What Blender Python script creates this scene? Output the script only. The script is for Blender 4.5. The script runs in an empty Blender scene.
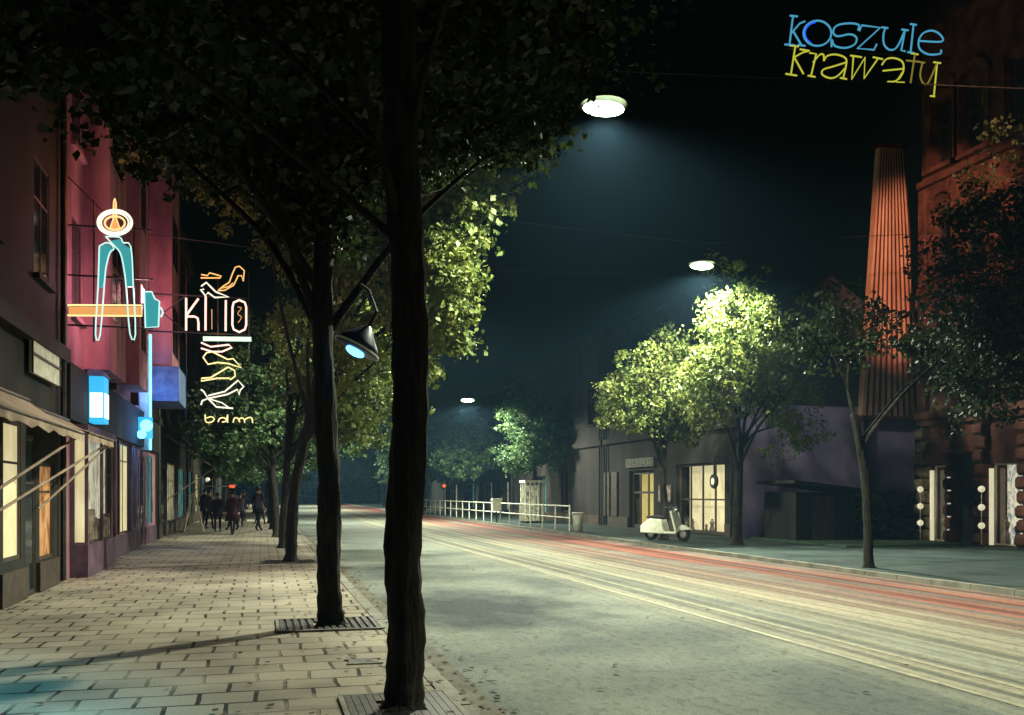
import bpy, math, random
import numpy as np
from mathutils import Vector, Matrix
R = math.radians
rnd = random.Random(7)
sc = bpy.context.scene
COL = sc.collection

# ------------------------------------------------------------------ camera maths (used to measure the place)
F = 950.0; HY = 493.0; VX = 262.0; CH = 1.6
TH = math.atan(250.0 / F); ST, CT = math.sin(TH), math.cos(TH)
def ray(px, py):
    u = (px - 512) / F; v = (HY - py) / F
    return ST + u * CT, CT - u * ST, v
def on_y(px, py, Y):
    a, b, v = ray(px, py); t = Y / b
    return (a * t, Y, CH + v * t)
def on_x(px, py, X):
    a, b, v = ray(px, py); t = X / a
    return (X, b * t, CH + v * t)

# ------------------------------------------------------------------ materials
def nt(m):
    m.use_nodes = True
    return m.node_tree.nodes, m.node_tree.links
def noise_mat(name, c1, c2, scale=4.0, rough=0.8, bump=0.1, bscale=30.0, metal=0.0, stretch=(1, 1, 1), spec=0.3, detail=6):
    m = bpy.data.materials.new(name); N, L = nt(m)
    p = N['Principled BSDF']
    tc = N.new('ShaderNodeTexCoord'); mp = N.new('ShaderNodeMapping'); mp.inputs['Scale'].default_value = stretch
    L.new(tc.outputs['Object'], mp.inputs['Vector'])
    n = N.new('ShaderNodeTexNoise'); n.inputs['Scale'].default_value = scale; n.inputs['Detail'].default_value = detail
    L.new(mp.outputs[0], n.inputs['Vector'])
    r = N.new('ShaderNodeValToRGB'); r.color_ramp.elements[0].position = 0.35; r.color_ramp.elements[1].position = 0.68
    r.color_ramp.elements[0].color = (*c1, 1); r.color_ramp.elements[1].color = (*c2, 1)
    L.new(n.outputs['Fac'], r.inputs[0]); L.new(r.outputs[0], p.inputs['Base Color'])
    p.inputs['Roughness'].default_value = rough; p.inputs['Metallic'].default_value = metal
    p.inputs['Specular IOR Level'].default_value = spec
    if bump:
        n2 = N.new('ShaderNodeTexNoise'); n2.inputs['Scale'].default_value = bscale; n2.inputs['Detail'].default_value = 5
        L.new(mp.outputs[0], n2.inputs['Vector'])
        b = N.new('ShaderNodeBump'); b.inputs['Strength'].default_value = bump; b.inputs['Distance'].default_value = 0.02
        L.new(n2.outputs['Fac'], b.inputs['Height']); L.new(b.outputs[0], p.inputs['Normal'])
    return m
def emit_mat(name, col, s, base=(0.02, 0.02, 0.02)):
    m = bpy.data.materials.new(name); N, L = nt(m); p = N['Principled BSDF']
    p.inputs['Base Color'].default_value = (*base, 1); p.inputs['Emission Color'].default_value = (*col, 1)
    p.inputs['Emission Strength'].default_value = s; p.inputs['Roughness'].default_value = 0.4
    return m
def lit_interior(name, col, col2, s, scale=3.0):
    """a lit shop interior seen through a window: uneven lamp light on goods and curtains"""
    m = bpy.data.materials.new(name); N, L = nt(m); p = N['Principled BSDF']
    tc = N.new('ShaderNodeTexCoord'); mp = N.new('ShaderNodeMapping'); mp.inputs['Scale'].default_value = (1, 1, .55)
    L.new(tc.outputs['Object'], mp.inputs['Vector'])
    n = N.new('ShaderNodeTexNoise'); n.inputs['Scale'].default_value = scale; n.inputs['Detail'].default_value = 4; n.inputs['Distortion'].default_value = .8
    L.new(mp.outputs[0], n.inputs['Vector'])
    r = N.new('ShaderNodeValToRGB'); r.color_ramp.elements[0].position = .38; r.color_ramp.elements[1].position = .55
    r.color_ramp.elements[0].color = (*col2, 1); r.color_ramp.elements[1].color = (*col, 1)
    L.new(n.outputs['Fac'], r.inputs[0]); L.new(r.outputs[0], p.inputs['Emission Color']); L.new(r.outputs[0], p.inputs['Base Color'])
    p.inputs['Emission Strength'].default_value = s
    return m

M = {}
M['bark'] = noise_mat('bark', (.004, .004, .0035), (.026, .021, .015), 5, .95, 1.0, 9, stretch=(4, 4, .7))
M['iron'] = noise_mat('iron', (.02, .02, .02), (.05, .045, .04), 9, .6, .3, 40, .3)
M['darkmetal'] = noise_mat('dark_metal', (.012, .013, .014), (.03, .03, .032), 5, .5, .1, 40, .4)
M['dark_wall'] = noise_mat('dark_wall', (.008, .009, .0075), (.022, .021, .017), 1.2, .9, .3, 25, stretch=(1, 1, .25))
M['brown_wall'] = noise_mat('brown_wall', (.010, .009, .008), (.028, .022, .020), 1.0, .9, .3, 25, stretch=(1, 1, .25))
M['pink_wall'] = noise_mat('pink_wall', (.15, .065, .085), (.46, .22, .24), 1.3, .85, .5, 22, stretch=(1, 1, .28))
M['lavender_wall'] = noise_mat('lavender_wall', (.20, .155, .32), (.40, .32, .50), .7, .9, .4, 30)
M['red_stone'] = noise_mat('red_stone', (.04, .016, .012), (.13, .048, .032), 2.0, .88, .6, 16)
M['olive_stone'] = noise_mat('olive_stone', (.10, .075, .045), (.24, .19, .12), 3.0, .9, .7, 18)
M['frame'] = noise_mat('frame', (.035, .026, .02), (.07, .05, .04), 6, .6, .1, 40)
M['pale_frame'] = noise_mat('pale_frame', (.50, .46, .36), (.66, .62, .50), 6, .6, .1, 40)
M['plinth'] = noise_mat('plinth', (.055, .03, .05), (.12, .07, .10), 2.5, .8, .4, 25)
M['blue_frame'] = noise_mat('blue_frame', (.06, .09, .17), (.12, .17, .28), 4, .6, .1, 40)
M['awning'] = noise_mat('awning', (.17, .12, .09), (.34, .26, .19), 2.4, .9, .3, 20)
M['cream'] = noise_mat('cream', (.50, .44, .28), (.70, .62, .42), 3.0, .8, .2, 25)
M['pale'] = noise_mat('pale', (.50, .52, .42), (.72, .72, .58), 5.0, .6, .2, 25)
M['roof'] = noise_mat('roof', (.012, .013, .012), (.035, .035, .032), 2, .9, .4, 20)
M['skin'] = noise_mat('skin', (.34, .20, .14), (.42, .26, .19), 8, .6, 0)
M['coat'] = noise_mat('coat', (.014, .011, .018), (.03, .022, .03), 8, .9, .2, 60)
M['coat_b'] = noise_mat('coat_b', (.02, .025, .04), (.04, .05, .07), 8, .9, .2, 60)
M['coat_c'] = noise_mat('coat_c', (.04, .035, .03), (.08, .07, .05), 8, .9, .2, 60)
M['hair'] = noise_mat('hair', (.01, .008, .006), (.03, .02, .015), 20, .7, .2, 60)
M['rubber'] = noise_mat('rubber', (.01, .01, .01), (.025, .025, .025), 12, .8, .2, 60)
M['chrome'] = noise_mat('chrome', (.4, .4, .4), (.6, .6, .6), 12, .3, 0, metal=.9)
M['grass'] = noise_mat('grass', (.02, .045, .03), (.05, .09, .05), 6, 1, .8, 40)
M['gravel'] = noise_mat('ground', (.03, .03, .028), (.06, .058, .05), 2, 1, .5, 20)
M['goods'] = noise_mat('goods', (.10, .06, .05), (.5, .42, .36), 5, .8, .2, 25)

# glass
m = bpy.data.materials.new('glass'); N, L = nt(m); p = N['Principled BSDF']
p.inputs['Base Color'].default_value = (.02, .025, .03, 1); p.inputs['Roughness'].default_value = .08
n = N.new('ShaderNodeTexNoise'); n.inputs['Scale'].default_value = .8; b = N.new('ShaderNodeBump'); b.inputs['Strength'].default_value = .15
L.new(n.outputs['Fac'], b.inputs['Height']); L.new(b.outputs[0], p.inputs['Normal']); M['glass'] = m
m = bpy.data.materials.new('clear_glass'); N, L = nt(m); N.remove(N['Principled BSDF'])
tr = N.new('ShaderNodeBsdfTransparent'); gl = N.new('ShaderNodeBsdfGlossy'); gl.inputs['Roughness'].default_value = .05
mx = N.new('ShaderNodeMixShader'); mx.inputs[0].default_value = .07
nn = N.new('ShaderNodeTexNoise'); nn.inputs['Scale'].default_value = 1.5; rr = N.new('ShaderNodeValToRGB')
rr.color_ramp.elements[0].color = (.8, .8, .78, 1); rr.color_ramp.elements[1].color = (.96, .96, .94, 1)
L.new(nn.outputs['Fac'], rr.inputs[0]); L.new(rr.outputs[0], tr.inputs[0])
L.new(tr.outputs[0], mx.inputs[1]); L.new(gl.outputs[0], mx.inputs[2])
L.new(mx.outputs[0], N['Material Output'].inputs['Surface']); M['clear_glass'] = m

# leaves
def leaf_mat(name, c1, c2, c3):
    m = bpy.data.materials.new(name); N, L = nt(m); p = N['Principled BSDF']
    tc = N.new('ShaderNodeTexCoord'); n = N.new('ShaderNodeTexNoise'); n.inputs['Scale'].default_value = 1.6; n.inputs['Detail'].default_value = 8
    n.inputs['Roughness'].default_value = .75
    L.new(tc.outputs['Object'], n.inputs['Vector'])
    r = N.new('ShaderNodeValToRGB'); e = r.color_ramp.elements
    e[0].position = .32; e[0].color = (*c1, 1); e[1].position = .7; e[1].color = (*c3, 1)
    k = e.new(.5); k.color = (*c2, 1)
    L.new(n.outputs['Fac'], r.inputs[0]); L.new(r.outputs[0], p.inputs['Base Color'])
    p.inputs['Roughness'].default_value = .55; p.inputs['Specular IOR Level'].default_value = .35
    t = N.new('ShaderNodeBsdfTranslucent'); L.new(r.outputs[0], t.inputs[0])
    mx = N.new('ShaderNodeMixShader'); mx.inputs[0].default_value = .35
    L.new(p.outputs[0], mx.inputs[1]); L.new(t.outputs[0], mx.inputs[2])
    L.new(mx.outputs[0], N['Material Output'].inputs['Surface'])
    return m
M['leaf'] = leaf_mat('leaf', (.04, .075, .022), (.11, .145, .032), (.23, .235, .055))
M['leaf_shade'] = leaf_mat('leaf_shade', (.008, .016, .006), (.018, .032, .010), (.04, .06, .018))  # darker copy of the leaf; shade of unlit crowns put into its colour
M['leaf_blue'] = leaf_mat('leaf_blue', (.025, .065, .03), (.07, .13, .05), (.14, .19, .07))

# neon
M['n_white'] = emit_mat('neon_white', (1, .95, .72), 1.15)
M['n_orange'] = emit_mat('neon_orange', (1, .55, .22), 1.3)
M['n_amber'] = emit_mat('neon_amber', (1, .45, .13), .75)
M['n_pale'] = emit_mat('neon_pale_cyan', (.50, .88, .80), 1.1)
M['n_teal'] = emit_mat('neon_teal', (.05, .42, .45), .7)
M['n_pink'] = emit_mat('neon_pink', (1, .62, .50), 1.5)
M['n_yellow'] = emit_mat('neon_yellow', (1, .80, .32), 1.3)
M['n_gold'] = emit_mat('neon_gold', (.95, .50, .15), 1.1)
M['n_lime'] = emit_mat('neon_lime', (.55, .55, .05), .8)
M['n_lime_dim'] = emit_mat('neon_lime_dim', (.30, .24, .04), .6)
M['n_cyan'] = emit_mat('neon_cyan', (.08, .40, .62), .7)
M['n_blue'] = emit_mat('neon_blue', (.12, .55, 1.0), 3.5)
M['n_green'] = emit_mat('neon_green', (.60, .85, .60), 1.3)
M['lampglow'] = emit_mat('lamp_glow', (.75, 1.0, .55), 14)
M['globe'] = emit_mat('globe_glow', (1, .90, .60), .5, (.6, .58, .45))
M['box_cyan'] = emit_mat('box_cyan', (.03, .42, .75), 1.1)
M['box_white'] = emit_mat('box_white', (.85, 1.0, .85), 1.3)
M['redlamp'] = emit_mat('red_lamp', (1, .14, .04), .9)
M['win_cream'] = lit_interior('win_cream', (.93, .82, .50), (.78, .66, .38), .85, 1.6)
M['win_grey'] = lit_interior('win_grey', (.66, .64, .50), (.30, .27, .22), .8, 5)
M['win_orange'] = lit_interior('win_orange', (.62, .32, .13), (.25, .10, .04), .8)
M['win_yellow'] = lit_interior('win_yellow', (.82, .68, .22), (.70, .55, .17), .8, 1.6)
M['win_far'] = lit_interior('win_far', (.75, .68, .42), (.12, .16, .14), .55, 6)
M['win_white'] = lit_interior('win_white', (.95, .88, .66), (.25, .33, .36), .85, 9)
M['win_teal'] = lit_interior('win_teal', (.10, .30, .32), (.02, .07, .09), .55, 5)

# pavement: staggered slabs
def pave_mat(name, c1, c2, mortar, bw, rh, ms):
    m = bpy.data.materials.new(name); N, L = nt(m); p = N['Principled BSDF']
    tc = N.new('ShaderNodeTexCoord'); n0 = N.new('ShaderNodeTexNoise'); n0.inputs['Scale'].default_value = 1.4
    L.new(tc.outputs['Object'], n0.inputs['Vector'])
    ad = N.new('ShaderNodeVectorMath'); ad.operation = 'MULTIPLY_ADD'
    ad.inputs[1].default_value = (.09, .09, 0); L.new(n0.outputs['Color'], ad.inputs[0]); L.new(tc.outputs['Object'], ad.inputs[2])
    bk = N.new('ShaderNodeTexBrick'); bk.inputs['Scale'].default_value = 1; bk.inputs['Brick Width'].default_value = bw
    bk.inputs['Row Height'].default_value = rh; bk.inputs['Mortar Size'].default_value = ms; bk.inputs['Mortar Smooth'].default_value = .3
    bk.inputs['Color1'].default_value = (*c1, 1); bk.inputs['Color2'].default_value = (*c2, 1); bk.inputs['Mortar'].default_value = (*mortar, 1)
    bk.offset = .5; bk.inputs['Bias'].default_value = -.2
    L.new(ad.outputs[0], bk.inputs['Vector'])
    # uneven joint: some joints are filled with sand
    n3 = N.new('ShaderNodeTexNoise'); n3.inputs['Scale'].default_value = 1.1; n3.inputs['Detail'].default_value = 3; L.new(tc.outputs['Object'], n3.inputs['Vector'])
    r3 = N.new('ShaderNodeValToRGB'); r3.color_ramp.elements[0].position = .42; r3.color_ramp.elements[1].position = .58
    L.new(n3.outputs['Fac'], r3.inputs[0])
    mm = N.new('ShaderNodeMix'); mm.data_type = 'RGBA'
    mu = N.new('ShaderNodeMath'); mu.operation = 'MULTIPLY'; mu.inputs[1].default_value = .65; L.new(r3.outputs[0], mu.inputs[0])
    L.new(mu.outputs[0], mm.inputs['Factor']); L.new(bk.outputs['Color'], mm.inputs['A'])
    mm.inputs['B'].default_value = (*[(a + b) / 2 for a, b in zip(c1, c2)], 1)
    n1 = N.new('ShaderNodeTexNoise'); n1.inputs['Scale'].default_value = 55; n1.inputs['Detail'].default_value = 4; L.new(tc.outputs['Object'], n1.inputs['Vector'])
    n2 = N.new('ShaderNodeTexNoise'); n2.inputs['Scale'].default_value = .55; n2.inputs['Detail'].default_value = 5; L.new(tc.outputs['Object'], n2.inputs['Vector'])
    r1 = N.new('ShaderNodeMapRange'); r1.inputs[3].default_value = .62; r1.inputs[4].default_value = 1.4; L.new(n1.outputs['Fac'], r1.inputs[0])
    r2 = N.new('ShaderNodeMapRange'); r2.inputs[1].default_value = .3; r2.inputs[2].default_value = .7; r2.inputs[3].default_value = .60; r2.inputs[4].default_value = 1.22; L.new(n2.outputs['Fac'], r2.inputs[0])
    mu2 = N.new('ShaderNodeMath'); mu2.operation = 'MULTIPLY'; L.new(r1.outputs[0], mu2.inputs[0]); L.new(r2.outputs[0], mu2.inputs[1])
    vm = N.new('ShaderNodeVectorMath'); vm.operation = 'SCALE'; L.new(mm.outputs['Result'], vm.inputs[0]); L.new(mu2.outputs[0], vm.inputs['Scale'])
    L.new(vm.outputs[0], p.inputs['Base Color']); p.inputs['Roughness'].default_value = .88; p.inputs['Specular IOR Level'].default_value = .15
    b = N.new('ShaderNodeBump'); b.inputs['Strength'].default_value = .6; b.inputs['Distance'].default_value = .02
    ma = N.new('ShaderNodeMath'); ma.operation = 'MULTIPLY_ADD'; ma.inputs[1].default_value = -1; L.new(bk.outputs['Fac'], ma.inputs[0])
    mn = N.new('ShaderNodeMath'); mn.operation = 'MULTIPLY'; mn.inputs[1].default_value = .35; L.new(n1.outputs['Fac'], mn.inputs[0]); L.new(mn.outputs[0], ma.inputs[2])
    L.new(ma.outputs[0], b.inputs['Height']); L.new(b.outputs[0], p.inputs['Normal'])
    return m
M['pave'] = pave_mat('paving_slabs', (.215, .193, .15), (.335, .295, .23), (.015, .016, .012), .44, .40, .02)
M['pave_far'] = pave_mat('paving_far', (.028, .045, .045), (.05, .068, .064), (.015, .02, .018), .5, .5, .012)  # dark teal: shade and a teal light trail put into the slab colour
M['kerb'] = noise_mat('kerb', (.11, .11, .09), (.21, .20, .16), 2.2, .85, .5, 25)
M['gutter'] = noise_mat('gutter', (.06, .058, .045), (.13, .12, .09), 3, .9, .6, 25)
M['trail_cream'] = noise_mat('light_trail_cream', (.17, .16, .11), (.30, .28, .19), 5, .7, .2, 40)

# road: asphalt with vehicle light trails painted in as long streaks
def road_mat():
    m = bpy.data.materials.new('asphalt'); N, L = nt(m); p = N['Principled BSDF']
    tc = N.new('ShaderNodeTexCoord'); sx = N.new('ShaderNodeSeparateXYZ'); L.new(tc.outputs['Object'], sx.inputs[0])
    def noise(scale, st, det=5):
        mp = N.new('ShaderNodeMapping'); mp.inputs['Scale'].default_value = st; L.new(tc.outputs['Object'], mp.inputs['Vector'])
        n = N.new('ShaderNodeTexNoise'); n.inputs['Scale'].default_value = scale; n.inputs['Detail'].default_value = det
        L.new(mp.outputs[0], n.inputs['Vector']); return n.outputs['Fac']
    def ramp(f, a, b, ca=(0, 0, 0), cb=(1, 1, 1)):
        r = N.new('ShaderNodeValToRGB'); r.color_ramp.elements[0].position = a; r.color_ramp.elements[1].position = b
        r.color_ramp.elements[0].color = (*ca, 1); r.color_ramp.elements[1].color = (*cb, 1); L.new(f, r.inputs[0]); return r.outputs[0]
    def mr(f, a, b, c=0, d=1):
        r = N.new('ShaderNodeMapRange'); r.inputs[1].default_value = a; r.inputs[2].default_value = b; r.inputs[3].default_value = c; r.inputs[4].default_value = d
        L.new(f, r.inputs[0]); return r.outputs[0]
    def mul(a, b):
        q = N.new('ShaderNodeMath'); q.operation = 'MULTIPLY'
        for i, s in enumerate((a, b)):
            if isinstance(s, (int, float)): q.inputs[i].default_value = s
            else: L.new(s, q.inputs[i])
        return q.outputs[0]
    def mix(f, a, b):
        q = N.new('ShaderNodeMix'); q.data_type = 'RGBA'; L.new(f, q.inputs['Factor'])
        for k, s in (('A', a), ('B', b)):
            if isinstance(s, tuple): q.inputs[k].default_value = (*s, 1)
            else: L.new(s, q.inputs[k])
        return q.outputs['Result']
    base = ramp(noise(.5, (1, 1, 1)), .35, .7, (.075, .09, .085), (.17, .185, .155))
    # cream light trails painted into the driving lanes, broken by darker ones
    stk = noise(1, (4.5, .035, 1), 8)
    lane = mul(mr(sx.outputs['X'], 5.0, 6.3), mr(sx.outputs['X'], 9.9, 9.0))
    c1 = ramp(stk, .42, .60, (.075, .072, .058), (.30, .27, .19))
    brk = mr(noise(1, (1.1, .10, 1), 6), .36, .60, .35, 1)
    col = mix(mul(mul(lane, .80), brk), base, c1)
    red = mul(mr(sx.outputs['X'], 7.6, 10.4), mr(sx.outputs['X'], 12.1, 11.6))  # red light trails painted into the lane by the right kerb
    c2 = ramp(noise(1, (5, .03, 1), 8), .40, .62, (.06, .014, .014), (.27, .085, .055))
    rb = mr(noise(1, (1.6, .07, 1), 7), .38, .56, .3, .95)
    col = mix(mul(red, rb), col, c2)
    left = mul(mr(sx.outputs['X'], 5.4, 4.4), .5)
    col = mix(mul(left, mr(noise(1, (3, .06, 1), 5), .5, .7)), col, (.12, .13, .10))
    # dark patches: tree-crown shade painted into the asphalt
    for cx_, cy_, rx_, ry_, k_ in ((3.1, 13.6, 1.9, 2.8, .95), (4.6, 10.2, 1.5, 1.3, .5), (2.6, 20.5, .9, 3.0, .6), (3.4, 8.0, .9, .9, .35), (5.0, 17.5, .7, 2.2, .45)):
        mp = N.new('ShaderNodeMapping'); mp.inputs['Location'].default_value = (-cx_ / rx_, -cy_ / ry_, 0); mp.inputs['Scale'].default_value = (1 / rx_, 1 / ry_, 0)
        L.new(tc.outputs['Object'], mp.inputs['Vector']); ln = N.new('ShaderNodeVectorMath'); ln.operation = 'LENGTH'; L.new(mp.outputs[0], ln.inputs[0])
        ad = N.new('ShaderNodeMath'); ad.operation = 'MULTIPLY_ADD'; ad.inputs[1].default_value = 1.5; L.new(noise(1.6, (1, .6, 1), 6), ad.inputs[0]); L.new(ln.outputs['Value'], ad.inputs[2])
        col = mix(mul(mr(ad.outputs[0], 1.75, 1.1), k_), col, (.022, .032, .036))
    n1 = noise(60, (1, 1, 1), 4); n2 = noise(13, (1, .5, 1), 4)
    vm = N.new('ShaderNodeVectorMath'); vm.operation = 'SCALE'; L.new(col, vm.inputs[0])
    L.new(mul(mr(n1, .2, .8, .6, 1.4), mr(n2, .3, .5, .70, 1.05)), vm.inputs['Scale'])
    L.new(vm.outputs[0], p.inputs['Base Color']); p.inputs['Roughness'].default_value = .85; p.inputs['Specular IOR Level'].default_value = .12
    b = N.new('ShaderNodeBump'); b.inputs['Strength'].default_value = .7; b.inputs['Distance'].default_value = .015
    L.new(n1, b.inputs['Height']); L.new(b.outputs[0], p.inputs['Normal'])
    return m
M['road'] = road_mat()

# corrugated sheet
m = noise_mat('corrugated', (.38, .18, .11), (.66, .42, .30), 1.6, .7, .3, 20, stretch=(1, 1, .35)); M['corrugated'] = m

# ------------------------------------------------------------------ mesh helpers
class MB:
    def __init__(s): s.v = []; s.f = []
    def box(s, x0, x1, y0, y1, z0, z1):
        b = len(s.v)
        s.v += [(x, y, z) for z in (z0, z1) for y in (y0, y1) for x in (x0, x1)]
        s.f += [tuple(b + i for i in q) for q in ((0, 2, 3, 1), (4, 5, 7, 6), (0, 1, 5, 4), (2, 6, 7, 3), (0, 4, 6, 2), (1, 3, 7, 5))]
        return s
    def prism(s, pts, axis, a0, a1):
        """extrude a polygon of 2-D points along an axis"""
        b = len(s.v); n = len(pts)
        for a in (a0, a1):
            for p in pts:
                s.v.append((a, p[0], p[1]) if axis == 'x' else (p[0], a, p[1]) if axis == 'y' else (p[0], p[1], a))
        s.f.append(tuple(range(b, b + n))[::-1]); s.f.append(tuple(range(b + n, b + 2 * n)))
        for i in range(n):
            j = (i + 1) % n; s.f.append((b + i, b + j, b + n + j, b + n + i))
        return s
    def tube(s, pts, r, n=6, closed=False, cap=True):
        pts = [Vector(p) for p in pts]; m = len(pts)
        rs = r if isinstance(r, (list, tuple)) else [r] * m
        b = len(s.v); prev = None
        for i, p in enumerate(pts):
            if closed: d = pts[(i + 1) % m] - pts[i - 1]
            else: d = pts[min(i + 1, m - 1)] - pts[max(i - 1, 0)]
            if d.length < 1e-9: d = Vector((0, 0, 1))
            d.normalize()
            if prev is None:
                a = d.cross(Vector((0, 0, 1)))
                if a.length < .1: a = d.cross(Vector((1, 0, 0)))
            else: a = prev - d * prev.dot(d)
            a.normalize(); prev = a; c = d.cross(a)
            for k in range(n):
                t = 2 * math.pi * k / n
                s.v.append(tuple(p + (a * math.cos(t) + c * math.sin(t)) * rs[i]))
        for i in range(m if closed else m - 1):
            j = (i + 1) % m
            for k in range(n):
                l = (k + 1) % n
                s.f.append((b + i * n + k, b + i * n + l, b + j * n + l, b + j * n + k))
        if not closed and cap:
            s.f.append(tuple(b + k for k in range(n))[::-1]); s.f.append(tuple(b + (m - 1) * n + k for k in range(n)))
        return s
    def lathe(s, c, prof, n=20, axis='z'):
        """prof: list of (radius, height)"""
        b = len(s.v)
        for r, h in prof:
            for k in range(n):
                t = 2 * math.pi * k / n; q = (max(r, 1e-4) * math.cos(t), max(r, 1e-4) * math.sin(t))
                if axis == 'z': s.v.append((c[0] + q[0], c[1] + q[1], c[2] + h))
                elif axis == 'x': s.v.append((c[0] + h, c[1] + q[0], c[2] + q[1]))
                else: s.v.append((c[0] + q[0], c[1] + h, c[2] + q[1]))
        for i in range(len(prof) - 1):
            for k in range(n):
                l = (k + 1) % n
                s.f.append((b + i * n + k, b + i * n + l, b + (i + 1) * n + l, b + (i + 1) * n + k))
        return s
    def sphere(s, c, rx, ry=None, rz=None, n=12):
        ry = ry or rx; rz = rz or rx; b = len(s.v)
        for i in range(n + 1):
            a = math.pi * i / n
            for k in range(n * 2):
                t = math.pi * k / n
                s.v.append((c[0] + rx * max(math.sin(a), 1e-3) * math.cos(t), c[1] + ry * max(math.sin(a), 1e-3) * math.sin(t), c[2] + rz * math.cos(a)))
        for i in range(n):
            for k in range(n * 2):
                l = (k + 1) % (n * 2)
                s.f.append((b + i * 2 * n + k, b + i * 2 * n + l, b + (i + 1) * 2 * n + l, b + (i + 1) * 2 * n + k))
        return s
    def build(s, name, mat, parent=None, smooth=False, bevel=0):
        o0 = Vector((0, 0, 0)); q = parent
        while q is not None: o0 += q.location; q = q.parent
        me = bpy.data.meshes.new(name); me.from_pydata([tuple(Vector(v) - o0) for v in s.v], [], s.f)
        me.materials.append(mat)
        if smooth: me.shade_smooth()
        o = bpy.data.objects.new(name, me); COL.objects.link(o); o.parent = parent
        if bevel:
            bv = o.modifiers.new('bevel', 'BEVEL'); bv.width = bevel; bv.segments = 2; bv.limit_method = 'ANGLE'
        return o
def tag(o, label, cat, group=None, kind=None):
    if label: o['label'] = label
    if cat: o['category'] = cat
    if group: o['group'] = group
    if kind: o['kind'] = kind
    return o
def thing(name, loc, label, cat, group=None):
    o = bpy.data.objects.new(name, None); o.empty_display_size = .2; COL.objects.link(o); o.location = loc
    return tag(o, label, cat, group)
def struct(name, mb, mat):
    o = mb.build(name, mat); o['kind'] = 'structure'; return o
def copy_tree(o, parent=None):
    c = o.copy(); COL.objects.link(c); c.parent = parent
    for ch in list(o.children): copy_tree(ch, c)
    return c

# ------------------------------------------------------------------ the setting
struct('ground', MB().box(-200, 240, -60, 420, -.6, -.20), M['gravel'])
RZ = -.09
def strip(x0, x1, y0, y1, z):
    mb = MB(); mb.v = [(x0, y0, z), (x1, y0, z), (x1, y1, z), (x0, y1, z)]; mb.f = [(0, 1, 2, 3)]; return mb
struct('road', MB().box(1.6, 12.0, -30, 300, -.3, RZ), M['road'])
struct('pavement', MB().box(-9, 1.36, -30, 300, -.25, 0), M['pave'])
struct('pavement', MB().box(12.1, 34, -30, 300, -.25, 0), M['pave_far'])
k = MB(); y = -20.0
while y < 160:
    k.box(1.366, 1.52, y, y + .985, -.25, .008 + rnd.uniform(-.004, .006)); y += 1.0
struct('kerb', k, M['kerb'])
k = MB(); y = -20.0
while y < 160:
    k.box(11.95, 12.095, y, y + .985, -.25, .008 + rnd.uniform(-.004, .006)); y += 1.0
struct('kerb', k, M['kerb'])
struct('gutter', MB().box(1.525, 1.80, -30, 160, -.25, RZ + .008), M['gutter'])
struct('light_trail_line', strip(5.78, 5.86, -20, 160, RZ + .005), M['trail_cream'])  # thin cream lines drawn on the road in place of light trails
struct('light_trail_line', strip(6.32, 6.37, -20, 160, RZ + .005), M['trail_cream'])
g = MB().box(16.6, 21.2, 24.5, 30.2, -.05, .05); tag(g.build('lawn', M['grass']), None, None, None, 'structure')

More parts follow.
